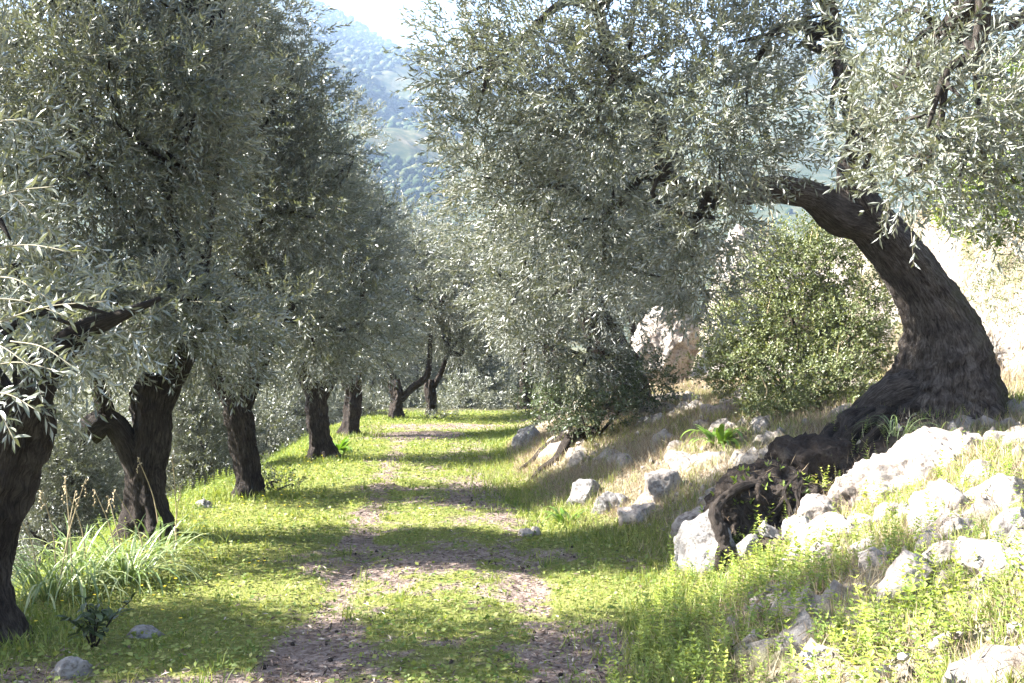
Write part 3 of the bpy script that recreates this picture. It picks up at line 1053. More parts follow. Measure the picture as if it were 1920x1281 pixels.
for k, (px, d, src, rz, s) in enumerate(LOW):
    x = (px - 960) / F * d
    copy_tree(src, (x, d, min(hz(x, d) - 0.6, -2.7 if d < 20 else -2.2)), rz, s, LOWLAB[k], G2)
G3 = 'olive trees closing the far end of the track'
for k, (px, d, src, rz, s) in enumerate([(690, 29.0, T_E, 2.0, 0.9), (800, 33.0, T_E, 4.4, 1.0), (880, 30.0, T_D, 0.9, 1.0), (620, 34.0, T_D, 3.0, 1.05), (940, 36.0, T_E, 5.5, 1.1), (740, 40.0, T_D, 1.6, 1.1), (850, 42.0, T_E, 0.4, 1.0)]):
    x = (px - 960) / F * d
    copy_tree(src, (x, d, hz(x, d) - 0.75), rz, s, 'olive tree in the far grove behind the end of the track', G3)
T18 = copy_tree(T_D, (-2.75, 18.6, hz(-2.75, 18.6) - 0.05), 2.7, 0.98, 'olive tree hidden behind the fluted trunk, far along the left row', 'left row of olive trees')


copy_tree(T_C, (-5.7, 5.9, hz(-5.7, 5.9) - 0.1), 1.0, 1.0, 'olive tree just outside the left edge that shades the foreground', 'left row of olive trees')


# ---- twigs of the nearest tree: each leaf a piece of its own -------------------------
def build_near_sprigs():
    rs = np.random.RandomState(81)
    meshes = []
    for k in range(6):
        L = np.array([0.062 + 0.008 * rs.rand()])
        V, Q = leaf6(np.zeros((1, 3)), np.array([[1.0, 0, 0]]), np.array([[0, 0, 1.0]]), L, np.array([0.0125 + 0.003 * rs.rand()]), curl=0.1 + 0.15 * rs.rand())
        meshes.append(build_mesh('leaf', V, Q, {'rnd': np.full(6, rs.rand())}))
        meshes[-1].materials.append(M_OLIVE)
    inv = np.asarray(T_A.location)
    # shoots: start and end in the photograph
    S = [((-40, 470), (160, 480), 4.0), ((-40, 620), (200, 565), 3.9), ((-50, 560), (140, 600), 4.1), ((-40, 690), (120, 700), 4.0), ((-60, 400), (100, 350), 4.2), ((-40, 740), (70, 770), 3.9),
         ((-60, 640), (60, 690), 3.7), ((-50, 330), (80, 420), 4.3), ((20, 640), (140, 690), 4.4), ((-30, 520), (90, 560), 3.8), ((-50, 250), (70, 230), 4.4), ((-60, 700), (30, 830), 3.8)]
    for k, (a, b, d) in enumerate(S):
        p0, p1 = P(*a, d + 0.15), P(*b, d)
        L = np.linalg.norm(p1 - p0)
        mid = (p0 + p1) / 2 + np.array([0, 0, 0.03])
        tw = tube_mesh('twig', [tuple([q if i else q - inv for i, q in enumerate(tube([p0, mid, p1], [0.0035, 0.0028, 0.0015], 6, 6))])])
        to = add_obj('twig', tw, M_TWIG, T_A)
        ax = norm(p1 - p0)
        n = 9
        for i in range(n):
            t = 0.12 + 0.88 * (i + 0.5) / n
            o = (1 - t) ** 2 * p0 + 2 * t * (1 - t) * mid + t * t * p1 if False else p0 + (p1 - p0) * t + np.array([0, 0, 0.03]) * 4 * t * (1 - t)
            perp = norm(np.cross(ax, rand_unit(1, rs)[0])) if i % 2 else norm(np.cross(ax, np.array([0, 1.0, 0.25 * rs.normal()])))
            for sgn in (1, -1):
                ang = 0.95 - 0.4 * t + 0.15 * rs.normal()
                ld = norm(ax * math.cos(ang) + perp * sgn * math.sin(ang) + rs.normal(size=3) * 0.12)
                up = norm(np.array([0, -0.3, 1.0]) + rs.normal(size=3) * 0.55)
                up = norm(up - ld * np.dot(up, ld))
                sd = np.cross(up, ld)
                lo = bpy.data.objects.new('leaf', meshes[rs.randint(6)])
                COL.objects.link(lo)
                lo.parent = to
                from mathutils import Matrix
                s = 0.85 + 0.35 * rs.rand()
                mt = Matrix(((ld[0], sd[0], up[0], 0), (ld[1], sd[1], up[1], 0), (ld[2], sd[2], up[2], 0), (0, 0, 0, 1)))
                lo.matrix_local = Matrix.Translation(Vector(o - inv)) @ mt @ Matrix.Scale(s, 4)


build_near_sprigs()


# ------------------------------------------------------------------ rocks
import bmesh


def ico(sub):
    bm = bmesh.new()
    bmesh.ops.create_icosphere(bm, subdivisions=sub, radius=1)
    v = np.array([q.co[:] for q in bm.verts])
    f = np.array([[q.index for q in p.verts] for p in bm.faces])
    bm.free()
    return v, f


ICO = {2: ico(2), 3: ico(4), 4: ico(5), 5: ico(5)}
ICO[6] = ico(7)
ICO[7] = ico(6)


def rock_mesh(size, seed, sub=4, cuts=16, rough=0.14, grooves=0.016, fine=0.016):
    rs = np.random.RandomState(seed)
    v, f = ICO[sub]
    v = v.copy()
    v = v * (1 + 0.25 * fbm(v * 1.1 + seed, 3))[:, None]
    for k in range(cuts):
        n = rand_unit(1, rs)[0]
        c = 0.50 + 0.35 * rs.rand()
        d = v @ n
        over = np.maximum(d - c, 0)
        v = v - over[:, None] * n[None] * 0.92
    p = v * np.asarray(size)
    s = float(np.mean(size))
    nn = norm(v)
    q = p + seed * 2.7
    disp = rough * s * fbm(q / s * 1.6, 4, ridged=True) + fine * fbm(q * 9, 4, ridged=True)
    if grooves:
        w = q + 0.12 * np.stack([fbm(q * 2.0, 2), fbm(q * 2.0 + 9, 2), np.zeros(len(q))], 1)
        g = fbm(w * np.array([6.0, 6.0, 1.2]) + np.array([0, 0, 0]) + w[:, 2:3] * np.array([2.4, 0, 0]), 3, ridged=True)
        disp += grooves * g
    p = p + nn * disp[:, None]
    return build_mesh('rock', p, f, smooth=False if sub < 4 else True)


def rock(label, px, py, d, size, seed, sub=4, sink=0.5, mat=None, rot=0.0, tilt=(0, 0), name='limestone_rock', group=None, ground=True, **k):
    x, y, z = P(px, py, d)
    if ground:
        z = hz(x, y) + size[2] * (1 - 2 * sink) * 0.6
    me = rock_mesh(size, seed, sub, **k)
    o = add_obj(name, me, mat or M_ROCK, loc=(x, y, z), label=label, category='rock')
    o.rotation_euler = (tilt[0], tilt[1], rot)
    if group:
        o['group'] = group
    return o


rock('big white limestone outcrop with vertical grooves below the leaning olive', 1700, 922, 7.7, (0.70, 0.38, 0.32), 3, 6, rot=-0.12, tilt=(0, -0.2), ground=False, grooves=0.055, rough=0.13, cuts=9, fine=0.010, name='limestone_outcrop')
rock('small angular white stone at the right end of the grooved outcrop', 1872, 852, 7.7, (0.11, 0.09, 0.085), 5, 4, sink=0.1)
rock('long pale rock lying on the bank, left of the grooved outcrop', 1560, 1042, 7.0, (0.30, 0.2, 0.12), 7, 5, rot=0.2, tilt=(0, -0.25))
rock('blocky white stone with shaded front beside the long pale rock', 1612, 1072, 6.75, (0.10, 0.09, 0.085), 8, 4, rot=0.5)
rock('grey shaded boulder at the foot of the bank, edge of the grass', 1318, 1050, 7.55, (0.19, 0.2, 0.34), 9, 5, mat=M_ROCK_GREY, tilt=(0, 0.25))
rock('sunlit rock slab on the bank behind the grey boulder', 1328, 930, 8.6, (0.28, 0.22, 0.26), 10, 5, tilt=(0, -0.5), rot=0.3, sink=0.72)
rock('grey and white rock in the bank above the dark broad-leaved rosette', 1100, 905, 10.4, (0.22, 0.2, 0.26), 11, 5, tilt=(0, -0.3), mat=M_ROCK_GREY, sink=0.72)
rock('rounded pale rock in the bank, right of the dark rosette', 1150, 925, 9.9, (0.2, 0.2, 0.2), 12, 5, tilt=(0, -0.4), mat=M_ROCK_GREY, sink=0.72)
rock('tilted pale rock high in the bank under the bright-leaved plant', 1290, 850, 10.0, (0.16, 0.2, 0.24), 13, 4, tilt=(0, -0.5), sink=0.72)
rock('white block under the shaded earth bank, between the hanging roots', 1376, 955, 7.9, (0.06, 0.05, 0.06), 14, 4, ground=False)
rock('grey stone in the hollow under the hanging roots', 1440, 1010, 7.5, (0.09, 0.1, 0.09), 15, 4, mat=M_ROCK_GREY)
rock('smooth grey stone leaning in the hollow, lowest of the two', 1400, 1045, 7.35, (0.07, 0.08, 0.10), 16, 4, mat=M_ROCK_GREY, tilt=(0, 0.5))
rock('tall white rock ridge at the right edge, above the bottom corner stones', 1765, 1075, 5.9, (0.20, 0.16, 0.22), 17, 5, tilt=(0, 0.5), grooves=0.02)
rock('white rock at the right edge beside the pale ridge', 1850, 1060, 6.0, (0.15, 0.14, 0.13), 18, 5, tilt=(0.2, 0.2))
rock('rounded white stone, upper of the bottom right corner pile', 1800, 1140, 5.4, (0.10, 0.12, 0.10), 19, 4)
rock('flat white stone at the very bottom right corner', 1860, 1245, 4.75, (0.15, 0.12, 0.07), 20, 5)
rock('leaning white slab low in the bottom right corner', 1700, 1240, 4.95, (0.09, 0.11, 0.16), 21, 5, tilt=(0, 0.55), grooves=0.015)
rock('white stone half hidden by weeds in the right foreground', 1620, 1140, 6.0, (0.12, 0.1, 0.09), 22, 4)
rock('weathered stone at the bottom left corner by the dark sapling', 135, 1272, 5.3, (0.085, 0.08, 0.055), 23, 5, mat=M_ROCK_GREY, sink=0.5)
rock('flat buried stone in the grass at lower left', 275, 1190, 6.0, (0.10, 0.07, 0.03), 24, 4, sink=0.45, mat=M_ROCK_GREY)
rock('pale stone in the grass between the second and third trunk', 382, 962, 10.6, (0.10, 0.09, 0.05), 25, 4, sink=0.5, mat=M_ROCK_GREY)
rock('small white stone on the grass, left of a pair', 985, 1003, 9.2, (0.06, 0.04, 0.03), 26, 3, sink=0.05)
rock('small white stone on the grass, right of a pair', 1004, 995, 9.25, (0.04, 0.035, 0.035), 27, 3, sink=0.05)
rock('pale rock at the bend of the track under the ivy-covered mound', 985, 785, 15.6, (0.2, 0.25, 0.24), 28, 5, mat=M_ROCK_GREY, tilt=(0, 0.4))
for k, (px, py, d, sz, g, lab) in enumerate([
    (1200, 960, 9.3, (.20, .18, .13), 0, 'half-buried pale rock between the dark rosette and the sunlit slab'), (1240, 900, 9.6, (.20, .16, .2), 0, 'tilted pale rock at mid height of the bank'),
    
    (1500, 1000, 7.4, (.14, .12, .12), 1, 'grey rock right of the dark hollow'),
    (1530, 960, 7.6, (.16, .14, .14), 0, 'pale rock under the left end of the grooved outcrop'), (1500, 1075, 6.9, (.12, .12, .12), 1, 'grey-white rock below the long pale rock'),
    (1560, 1110, 6.4, (.10, .10, .08), 0, 'small white rock among the weeds under the long pale rock'), (1680, 1020, 6.7, (.14, .12, .08), 0, 'low white rock under the middle of the grooved outcrop'),
    (1890, 1130, 5.6, (.14, .12, .12), 0, 'white rock at the right edge above the corner stones'), (1770, 1205, 5.05, (.13, .11, .12), 0, 'large white rock among the corner stones'),
    (1640, 1200, 5.4, (.09, .09, .07), 0, 'small white rock left of the leaning corner slab'), (1905, 1200, 5.0, (.1, .1, .09), 1, 'greyish rock at the lower right edge'),
    (1840, 1010, 6.6, (.15, .12, .09), 0, 'low pale rock under the right end of the grooved outcrop'), ]):
    rock(lab, px, py, d, sz, 200 + 7 * k, 4, mat=M_ROCK_GREY if g else None, rot=0.7 * k, tilt=(0, -0.35), sink=0.66, grooves=0.02)
# the sunlit limestone cliff behind the shrub
for (lab, px, py, d, s, seed, rot) in [
    ('pale cliff behind the tall green shrub', 1440, 540, 15.0, (0.8, 0.6, 0.85), 42, 0.1),
    ('white cliff face between the shaded olive and the shrub', 1255, 640, 17.2, (0.5, 0.5, 0.72), 43, 0.3),
]:
    rock(lab, px, py, d, s, seed, 7, rot=rot, name='limestone_cliff', ground=False, cuts=12, grooves=0.05, rough=0.2)


# loose rubble on the bank: far too many to count
def build_rubble():
    rs = np.random.RandomState(90)
    n = 2600
    y = 4.0 + 10 * rs.rand(n) ** 1.3
    x = foot(y) + 0.35 + 3.6 * rs.rand(n)
    z = height(x, y)
    keep = fbm2(x, y, 1.3, 3, 7.7) > -0.02
    x, y, z = x[keep], y[keep], z[keep]
    n = len(x)
    v, f = ICO[2]
    s = 0.008 + 0.032 * rs.rand(n) ** 3
    V = v[None] * (0.7 + 0.5 * rs.rand(n, len(v), 1)) * s[:, None, None] * (0.6 + 0.7 * rs.rand(n, 1, 3))
    V = V + np.stack([x, y, z + s * 0.2], 1)[:, None]
    lo_v, lo_f = V, f
    Fc = f[None] + (np.arange(n) * len(v))[:, None, None]
    me = build_mesh('loose_stones', V.reshape(-1, 3), Fc.reshape(-1, 3))
    add_obj('rubble', me, M_ROCK, kind='stuff', label='loose pale rubble lying over the stony bank', category='rubble')


ICO[2] = ico(1)
build_rubble()


# ------------------------------------------------------------------ roots, and dark earth with painted shade, under the big tree
def build_roots():
    def rootpts(rows):
        return px_curve(rows)
    r = empty('hanging_root', P(1365, 1115, 7.35), 'gnarled grey root hanging down the shaded bank by the grey boulder', 'root')
    b = np.asarray(r.location)
    def sub(rows, seed, nm):
        p, rad = rootpts(rows)
        me = tube_mesh(nm, [tube(p - b, rad, 22, 12, lobes=0.16, rough=0.9, seed=seed, noise_scale=16)])
        add_obj(nm, me, M_ROOT, r)
    sub([(1420, 905, 7.72, 12), (1385, 915, 7.62, 14), (1352, 940, 7.52, 17), (1340, 965, 7.46, 21), (1352, 1000, 7.40, 24), (1358, 1025, 7.36, 21), (1370, 1045, 7.33, 20), (1368, 1080, 7.3, 15), (1372, 1135, 7.25, 10)], 3, 'main_root')
    sub([(1356, 1020, 7.36, 10), (1347, 1045, 7.30, 10), (1349, 1070, 7.27, 9), (1358, 1092, 7.24, 10), (1352, 1130, 7.2, 7)], 4, 'side_root')
    rr = np.random.RandomState(19)
    for k in range(9):
        o = (rr.rand() - 0.5) * 0.75
        n = 9
        pts = []
        rad = []
        r0 = 0.030 + 0.045 * rr.rand()
        t0, t1 = -0.15 + 0.35 * rr.rand(), 0.6 + 0.42 * rr.rand()
        for i in range(n):
            t = t0 + (t1 - t0) * i / (n - 1)
            x = 3.35 + t * (1.62 - 3.35) + o * (0.45 + 0.4 * t) * 0.62 + 0.05 * rr.normal()
            y = 9.25 + t * (7.75 - 9.25) - o * (0.45 + 0.4 * t) * 0.62 + 0.05 * rr.normal()
            pts.append((x, y, hz(x, y) + 0.012 + 0.03 * rr.normal()))
            rad.append(r0 * (1 - 0.75 * i / (n - 1)) * (0.8 + 0.4 * rr.rand()))
        me = tube_mesh('surface_root', [tube(np.array(pts) - np.asarray(T_BIG.location), rad, 14, 6, lobes=0.14, rough=0.8, seed=300 + k, noise_scale=14)])
        add_obj('surface_root', me, M_ROOT, T_BIG)
    rr = np.random.RandomState(9)
    for k in range(9):
        x0, y0 = 1395 + 110 * rr.rand(), 890 + 40 * rr.rand()
        sub([(x0, y0, 7.72, 5), (x0 - 10 + 12 * rr.normal(), y0 + 30, 7.62, 5), (x0 - 6 + 14 * rr.normal(), y0 + 60 + 20 * rr.rand(), 7.56, 3.5), (x0 - 14 + 16 * rr.normal(), y0 + 95 + 30 * rr.rand(), 7.52, 2)], 20 + k, 'rootlet')
    q = empty('exposed_root', P(1000, 860, 12.4), 'dark exposed root at the bank edge below the shaded olive', 'root')
    b = np.asarray(q.location)
    for k, rows in enumerate(([(1120, 740, 12.9, 30), (1075, 770, 12.8, 22), (1045, 800, 12.5, 20), (1015, 830, 12.4, 15), (985, 855, 12.2, 6)], [(1060, 750, 13.4, 20), (1020, 770, 13.2, 18), (1000, 785, 13.1, 13), (975, 800, 13.0, 5)])):
        p, rad = rootpts(rows)
        rad = rad * 0.8
        for i in range(len(p)):
            p[i][2] = hz(p[i][0], p[i][1]) + (0.06, 0.05, 0.02, 0.03, -0.03)[i]
        add_obj('main_root' if k == 0 else 'side_root', tube_mesh('root', [tube(p - b, rad, 14, 8, lobes=0.1, rough=0.4, seed=30 + k, noise_scale=8)]), M_ROOT, q)
    # earth face under the old tree, tree shade included in its dark colour
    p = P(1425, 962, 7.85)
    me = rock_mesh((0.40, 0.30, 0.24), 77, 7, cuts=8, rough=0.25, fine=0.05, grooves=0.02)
    o = add_obj('earth_bank', me, M_EARTH_SHADE, loc=tuple(p), label='dark earth knotted with roots below the leaning olive, shade painted into its colour', category='earth')
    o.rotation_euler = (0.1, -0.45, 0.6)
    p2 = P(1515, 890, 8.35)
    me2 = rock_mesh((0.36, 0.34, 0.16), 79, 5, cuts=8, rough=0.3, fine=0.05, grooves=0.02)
    o2 = add_obj('upper_earth', me2, M_EARTH_SHADE, o)  # carries the earth and its painted shade further up the bank
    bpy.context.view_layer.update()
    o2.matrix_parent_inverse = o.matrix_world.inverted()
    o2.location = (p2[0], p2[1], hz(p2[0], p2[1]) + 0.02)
    rs = np.random.RandomState(78)
    co = np.array([v.co[:] for v in me.vertices])
    nn = norm(co)
    rotm = np.array(o.rotation_euler.to_matrix())
    up = (co @ rotm.T)[:, 2]
    idx = np.where((rs.rand(len(co)) < np.clip(0.10 + 0.9 * sstep(-0.02, 0.16, up), 0, 1) * 0.014))[0]
    pos, dd, nr, LL, tt = [], [], [], [], []
    for j in range(4):
        d = norm(nn[idx] + rs.normal(size=(len(idx), 3)) * 0.8)
        pos.append(co[idx])
        dd.append(d)
        q = rs.normal(size=(len(idx), 3))
        nr.append(norm(q - d * np.sum(q * d, 1, keepdims=True)))
        LL.append(0.025 + 0.035 * rs.rand(len(idx)))
        tt.append(0.4 * rs.rand(len(idx)))
    LL = np.concatenate(LL)
    V, Q = kite(*map(np.concatenate, (pos, dd, nr)), LL, LL * 0.4, 0.2)
    wm = build_mesh('weeds', V, Q, {'rnd': np.repeat(np.concatenate(tt), 4)})
    add_obj('clinging_weeds', wm, M_HERB, o, kind='stuff')
    k2 = np.where(rs.rand(len(co)) < 0.06)[0]
    d = norm(nn[k2] * 0.4 + rs.normal(size=(len(k2), 3)) * 0.6 + np.array([0, 0, -0.7]))
    q = rs.normal(size=(len(k2), 3))
    L2 = 0.05 + 0.10 * rs.rand(len(k2))
    V, Q = kite(co[k2], d, norm(q - d * np.sum(q * d, 1, keepdims=True)), L2, np.full(len(k2), 0.004), 0.25)
    add_obj('dry_rootlets', build_mesh('dry_rootlets', V, Q, {'rnd': np.repeat(rs.rand(len(k2)) * 0.5, 4)}), M_STRAW, o, kind='stuff')


build_roots()


# ------------------------------------------------------------------ shrubs
def shrub(name, label, blobs, seed, mat, n_per=900, leaf=(0.036, 0.017), spikes=0, cat='shrub', up=0.35, stem_mat=None):
    rs = np.random.RandomState(seed)
    c0 = np.array(blobs[0][:3])
    base = np.array([np.mean([b[0] for b in blobs]), np.mean([b[1] for b in blobs]), 0])
    base[2] = hz(base[0], base[1])
    root = empty(name, base, label, cat)
    O, D = [], []
    stems = []
    for (x, y, z, r) in blobs:
        n = int(n_per / 3 * (r / 0.35) ** 2)
        u = rand_unit(n, rs)
        p = np.array([x, y, z]) + u * (r * (0.35 + 0.65 * rs.rand(n) ** 0.5) * (1 + 0.4 * fbm(u * 2 + x * 5, 2)))[:, None]
        O.append(p)
        D.append(norm(u + rs.normal(size=(n, 3)) * 0.5 + np.array([0, 0, up])))
        e = np.array([x, y, z])
        m = (base + e) / 2 + rs.normal(size=3) * 0.06
        stems.append(tube([base - [0, 0, 0.05] - base, m - base, e - base], [0.02, 0.014, 0.005], 6, 5, rough=0.2, seed=int(abs(x) * 100)))
    O, D = np.concatenate(O) - base, np.concatenate(D)
    V, Q, rv, mi = sprigs(O, D, rs, leaves=10, tw_len=0.15, leaf_len=leaf[0], leaf_w=leaf[1], droop=0.1, spread=1.0)
    me = build_mesh('foliage', V, Q, {'rnd': rv}, mat_index=mi)
    add_obj('foliage', me, [mat, M_TWIG], root, kind='stuff')
    for s in stems[:(0 if name in ('ivy_bush', 'slope_scrub') else 6)]:
        add_obj('stem', tube_mesh('stem', [s]), M_BARK, root)
    for k in range(spikes):
        b = blobs[rs.randint(len(blobs))]
        p = np.array(b[:3]) + np.array([rs.normal() * 0.15, rs.normal() * 0.15, b[3] * 0.7]) - base
        t = tube([p, p + [0.01, 0, 0.08], p + [rs.normal() * 0.02, 0, 0.2]], [0.003, 0.008, 0.002], 6, 4)
        add_obj('flower_spike', tube_mesh('flower_spike', [t]), M_STALK, root)
    return root


def blob(px, py, d, r):
    return (*P(px, py, d), r)


shrub('mastic_shrub', 'tall green shrub growing beside the leaning olive trunk on the bank',
      [blob(1500, 620, 11.2, .4), blob(1560, 450, 11.5, .26), blob(1440, 480, 11.5, .26), blob(1380, 620, 11.2, .32), blob(1650, 650, 10.9, .22), blob(1420, 640, 11.1, .36), blob(1580, 640, 11.0, .36), blob(1480, 520, 11.4, .34), blob(1550, 500, 11.4, .32), blob(1620, 590, 11.1, .28), blob(1400, 560, 11.4, .26), blob(1460, 720, 10.7, .32),
       blob(1540, 720, 10.7, .32), blob(1390, 700, 10.9, .28), blob(1590, 720, 10.6, .24), blob(1430, 770, 10.5, .2), blob(1350, 680, 11.1, .24), blob(1640, 540, 11.3, .2), blob(1480, 780, 10.4, .18), blob(1500, 450, 11.6, .2)],
      101, M_SHRUB, 1250, spikes=26, leaf=(0.040, 0.018))
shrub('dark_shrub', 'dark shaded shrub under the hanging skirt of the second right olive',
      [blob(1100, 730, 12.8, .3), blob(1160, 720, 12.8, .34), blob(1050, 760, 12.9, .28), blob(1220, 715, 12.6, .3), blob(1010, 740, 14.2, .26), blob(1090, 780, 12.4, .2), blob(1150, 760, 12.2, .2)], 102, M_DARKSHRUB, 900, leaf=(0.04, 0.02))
shrub('ivy_bush', 'yellow-green ivy bush at the right edge, above the dry slope',
      [blob(1900, 240, 10.5, .4), blob(1860, 300, 10.5, .36), blob(1910, 340, 10.2, .36), blob(1850, 390, 10.4, .3), blob(1920, 160, 10.8, .34), blob(1800, 380, 10.8, .22), blob(1960, 280, 10.2, .45)], 103, M_IVY, 1000, leaf=(0.045, 0.034), up=0.0, cat='ivy')
shrub('slope_scrub', 'pale scrub on the sunny slope, right of the leaning trunk',
      [blob(1860, 480, 10.6, .24), blob(1900, 540, 10.0, .26), blob(1850, 560, 10.4, .2), blob(1910, 450, 10.4, .26)], 104, M_SHRUB, 500, leaf=(0.035, 0.01))
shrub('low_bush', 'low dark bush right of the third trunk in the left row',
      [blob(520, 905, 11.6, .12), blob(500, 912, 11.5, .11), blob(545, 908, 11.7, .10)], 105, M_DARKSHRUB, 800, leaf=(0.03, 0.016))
shrub('grey_bush', 'silvery bush at the far end of the track, left of the forked trunk',
      [blob(680, 765, 24.0, .45), blob(640, 760, 24.5, .4), blob(705, 770, 23.6, .35)], 106, M_OLIVE, 420, leaf=(0.06, 0.018))
shrub('grey_bush', 'silvery low bush at the foot of the torn pale trunk',
      [blob(815, 785, 23.0, .22), blob(835, 778, 23.4, .2)], 107, M_OLIVE, 420, leaf=(0.06, 0.018))


for k, (px, py, d, r, lab) in enumerate([(590, 770, 27, .8, 'round silvery bush far behind the left trunks'), (870, 765, 27, .75, 'silvery bush right of the far torn trunk'), (770, 770, 28, .6, 'silvery bush between the two far trunks'),
                                       (930, 755, 29, .8, 'bushy growth where the track bends right'), (470, 790, 20, .7, 'grey-green bush between the third and fourth trunk'), (680, 760, 31, 1.0, 'big pale bush at the end of the track')]):
    shrub('grey_bush', lab, [blob(px, py, d, r), blob(px - 40, py + 8, d + .5, r * .8), blob(px + 36, py + 6, d + .3, r * .8), blob(px, py - 30, d + .8, r * .8)], 110 + k, M_OLIVE, 170, leaf=(0.085, 0.028))


# ------------------------------------------------------------------ strap-leaved plants, each leaf a part
def strap_mesh(name, length, width, bend, seed, segs=8, fold=0.25):
    rs = np.random.RandomState(seed)
    t = np.linspace(0, 1, segs + 1)
    ang = np.cumsum(np.concatenate([[0], np.full(segs, bend / segs) * (0.4 + 1.2 * t[1:])]))
    x = np.concatenate([[0], np.cumsum(np.sin(ang[1:]) * length / segs)])
    z = np.concatenate([[0], np.cumsum(np.cos(ang[1:]) * length / segs)])
    w = width * np.minimum(1, 0.55 + 1.6 * t) * (1 - t ** 2.6) + 0.0006
    nx, nz = -np.cos(ang), np.sin(ang)
    y = 0.02 * length * np.sin(t * 5 + seed)
    L = np.stack([x + nx * w * fold * -1, y + w / 2, z + nz * w * fold * 1], 1)
    C = np.stack([x, y, z], 1)
    R = np.stack([x + nx * w * fold * -1, y - w / 2, z + nz * w * fold * 1], 1)
    V = np.concatenate([L, C, R])
    n = segs + 1
    k = np.arange(segs)
    Q = np.concatenate([np.stack([k, k + n, k + n + 1, k + 1], 1), np.stack([k + n, k + 2 * n, k + 2 * n + 1, k + n + 1], 1)])
    return build_mesh(name, V, Q, {'rnd': np.full(len(V), rs.rand())}, smooth=True)


def rosette(name, label, cat, loc, meshes, mat, n, seed, tilt=(0.1, 0.9), spread=0.05, scale=(0.7, 1.1)):
    rs = np.random.RandomState(seed)
    root = empty(name, loc, label, cat)
    for me in meshes:
        if not me.materials:
            me.materials.append(mat)
    for k in range(n):
        o = bpy.data.objects.new('leaf', meshes[rs.randint(len(meshes))])
        COL.objects.link(o)
        o.parent = root
        a = rs.rand() * 6.283
        rr = spread * math.sqrt(rs.rand())
        o.location = (rr * math.cos(a), rr * math.sin(a), -0.01)
        ti = tilt[0] + (tilt[1] - tilt[0]) * rs.rand()
        o.rotation_euler = (0, ti, a + rs.normal() * 0.5)
        s = scale[0] + (scale[1] - scale[0]) * rs.rand()
        o.scale = (s, s, s)
    return root


ASP = [strap_mesh('leaf', 0.55 + 0.05 * k, 0.014 + 0.0015 * (k % 3), 1.0 + 0.32 * k, k) for k in range(7)]
for (px, d, n, seed, lab) in [(235, 7.3, 150, 1, 'dense strap-leaved asphodel clump in front of the split trunk'), (150, 7.15, 130, 2, 'arching asphodel clump left of the densest one'),
                              (95, 6.9, 70, 3, 'thin asphodel clump nearest the left edge trunk'), (300, 8.2, 30, 4, 'small asphodel clump at the foot of the split trunk')]:
    x = (px - 960) / F * d
    r = rosette('asphodel', lab, 'asphodel', (x, d, hz(x, d)), ASP, M_ASPHODEL, n, seed, (0.0, 0.85), 0.13, (0.6, 1.05))
    rs = np.random.RandomState(seed + 40)
    for k in range(3):
        h = 0.5 + 0.3 * rs.rand()
        a = rs.normal(size=2) * 0.09
        lean = rs.normal(size=2) * 0.08
        t = tube([(a[0], a[1], 0), (a[0] + lean[0] * 0.5, a[1], h * 0.55), (a[0] + lean[0] * 1.3, a[1] + lean[1], h)], [0.005, 0.004, 0.002], 6, 5)
        st = add_obj('flower_stalk', tube_mesh('flower_stalk', [t]), M_STALK, r)
        top = np.array([a[0] + lean[0] * 1.3, a[1] + lean[1], h])
        pods = [tube([top - [0, 0, 0.02 + 0.02 * j], top - [rs.normal() * 0.012, rs.normal() * 0.012, 0.005 + 0.02 * j]], [0.002, 0.006], 5, 3) for j in range(6)]
        add_obj('seed_head', tube_mesh('seed_head', pods), M_STALK, st)

SQ = [strap_mesh('leaf', 0.30 + 0.03 * k, 0.050 + 0.006 * (k % 3), 0.9 + 0.35 * k, 20 + k, fold=0.16) for k in range(5)]
for (px, d, n, seed, sc, lab) in [(1350, 10.2, 26, 5, (0.75, 1.05), 'glossy bright green broad-leaved plant on top of the bank beside the shrub'), (1062, 9.7, 14, 6, (0.5, 0.75), 'dark green upright rosette at the foot of the bank'),
                                  (636, 15.6, 24, 7, (1.0, 1.5), 'pale broad-leaved lily tuft right of the fluted trunk'), (1450, 8.05, 8, 8, (0.3, 0.5), 'small green rosette on the dark earth below the leaning trunk')]:
    x = (px - 960) / F * d
    rosette('broad_leaved_plant', lab, 'plant', (x, d, hz(x, d)), SQ, M_SQUILL, n, seed, (0.05, 1.0) if seed != 6 else (0.0, 0.45), 0.07, sc)

TUFT = [strap_mesh('blade', 0.30 + 0.05 * k, 0.007, 1.3 + 0.4 * k, 60 + k) for k in range(5)]
for (px, d, n, seed, lab) in [(1680, 8.3, 34, 11, 'tuft of arching grass on top of the grooved outcrop'), (1760, 8.3, 26, 12, 'upright grass tuft at the foot of the leaning trunk'), (1830, 8.2, 26, 14, 'grass tuft behind the small angular white stone'),
                              (1530, 7.3, 10, 13, 'thin arching grass blades beside the long pale rock'), (1440, 6.9, 8, 15, 'lone curved grass blades in the weeds before the root')]:
    x = (px - 960) / F * d
    rosette('grass_tuft', lab, 'grass tuft', (x, d, hz(x, d) + (0.1 if d > 8.1 and px < 1720 else 0)), TUFT, M_ASPHODEL, n, seed, (0.0, 0.7), 0.10, (0.6, 1.0))


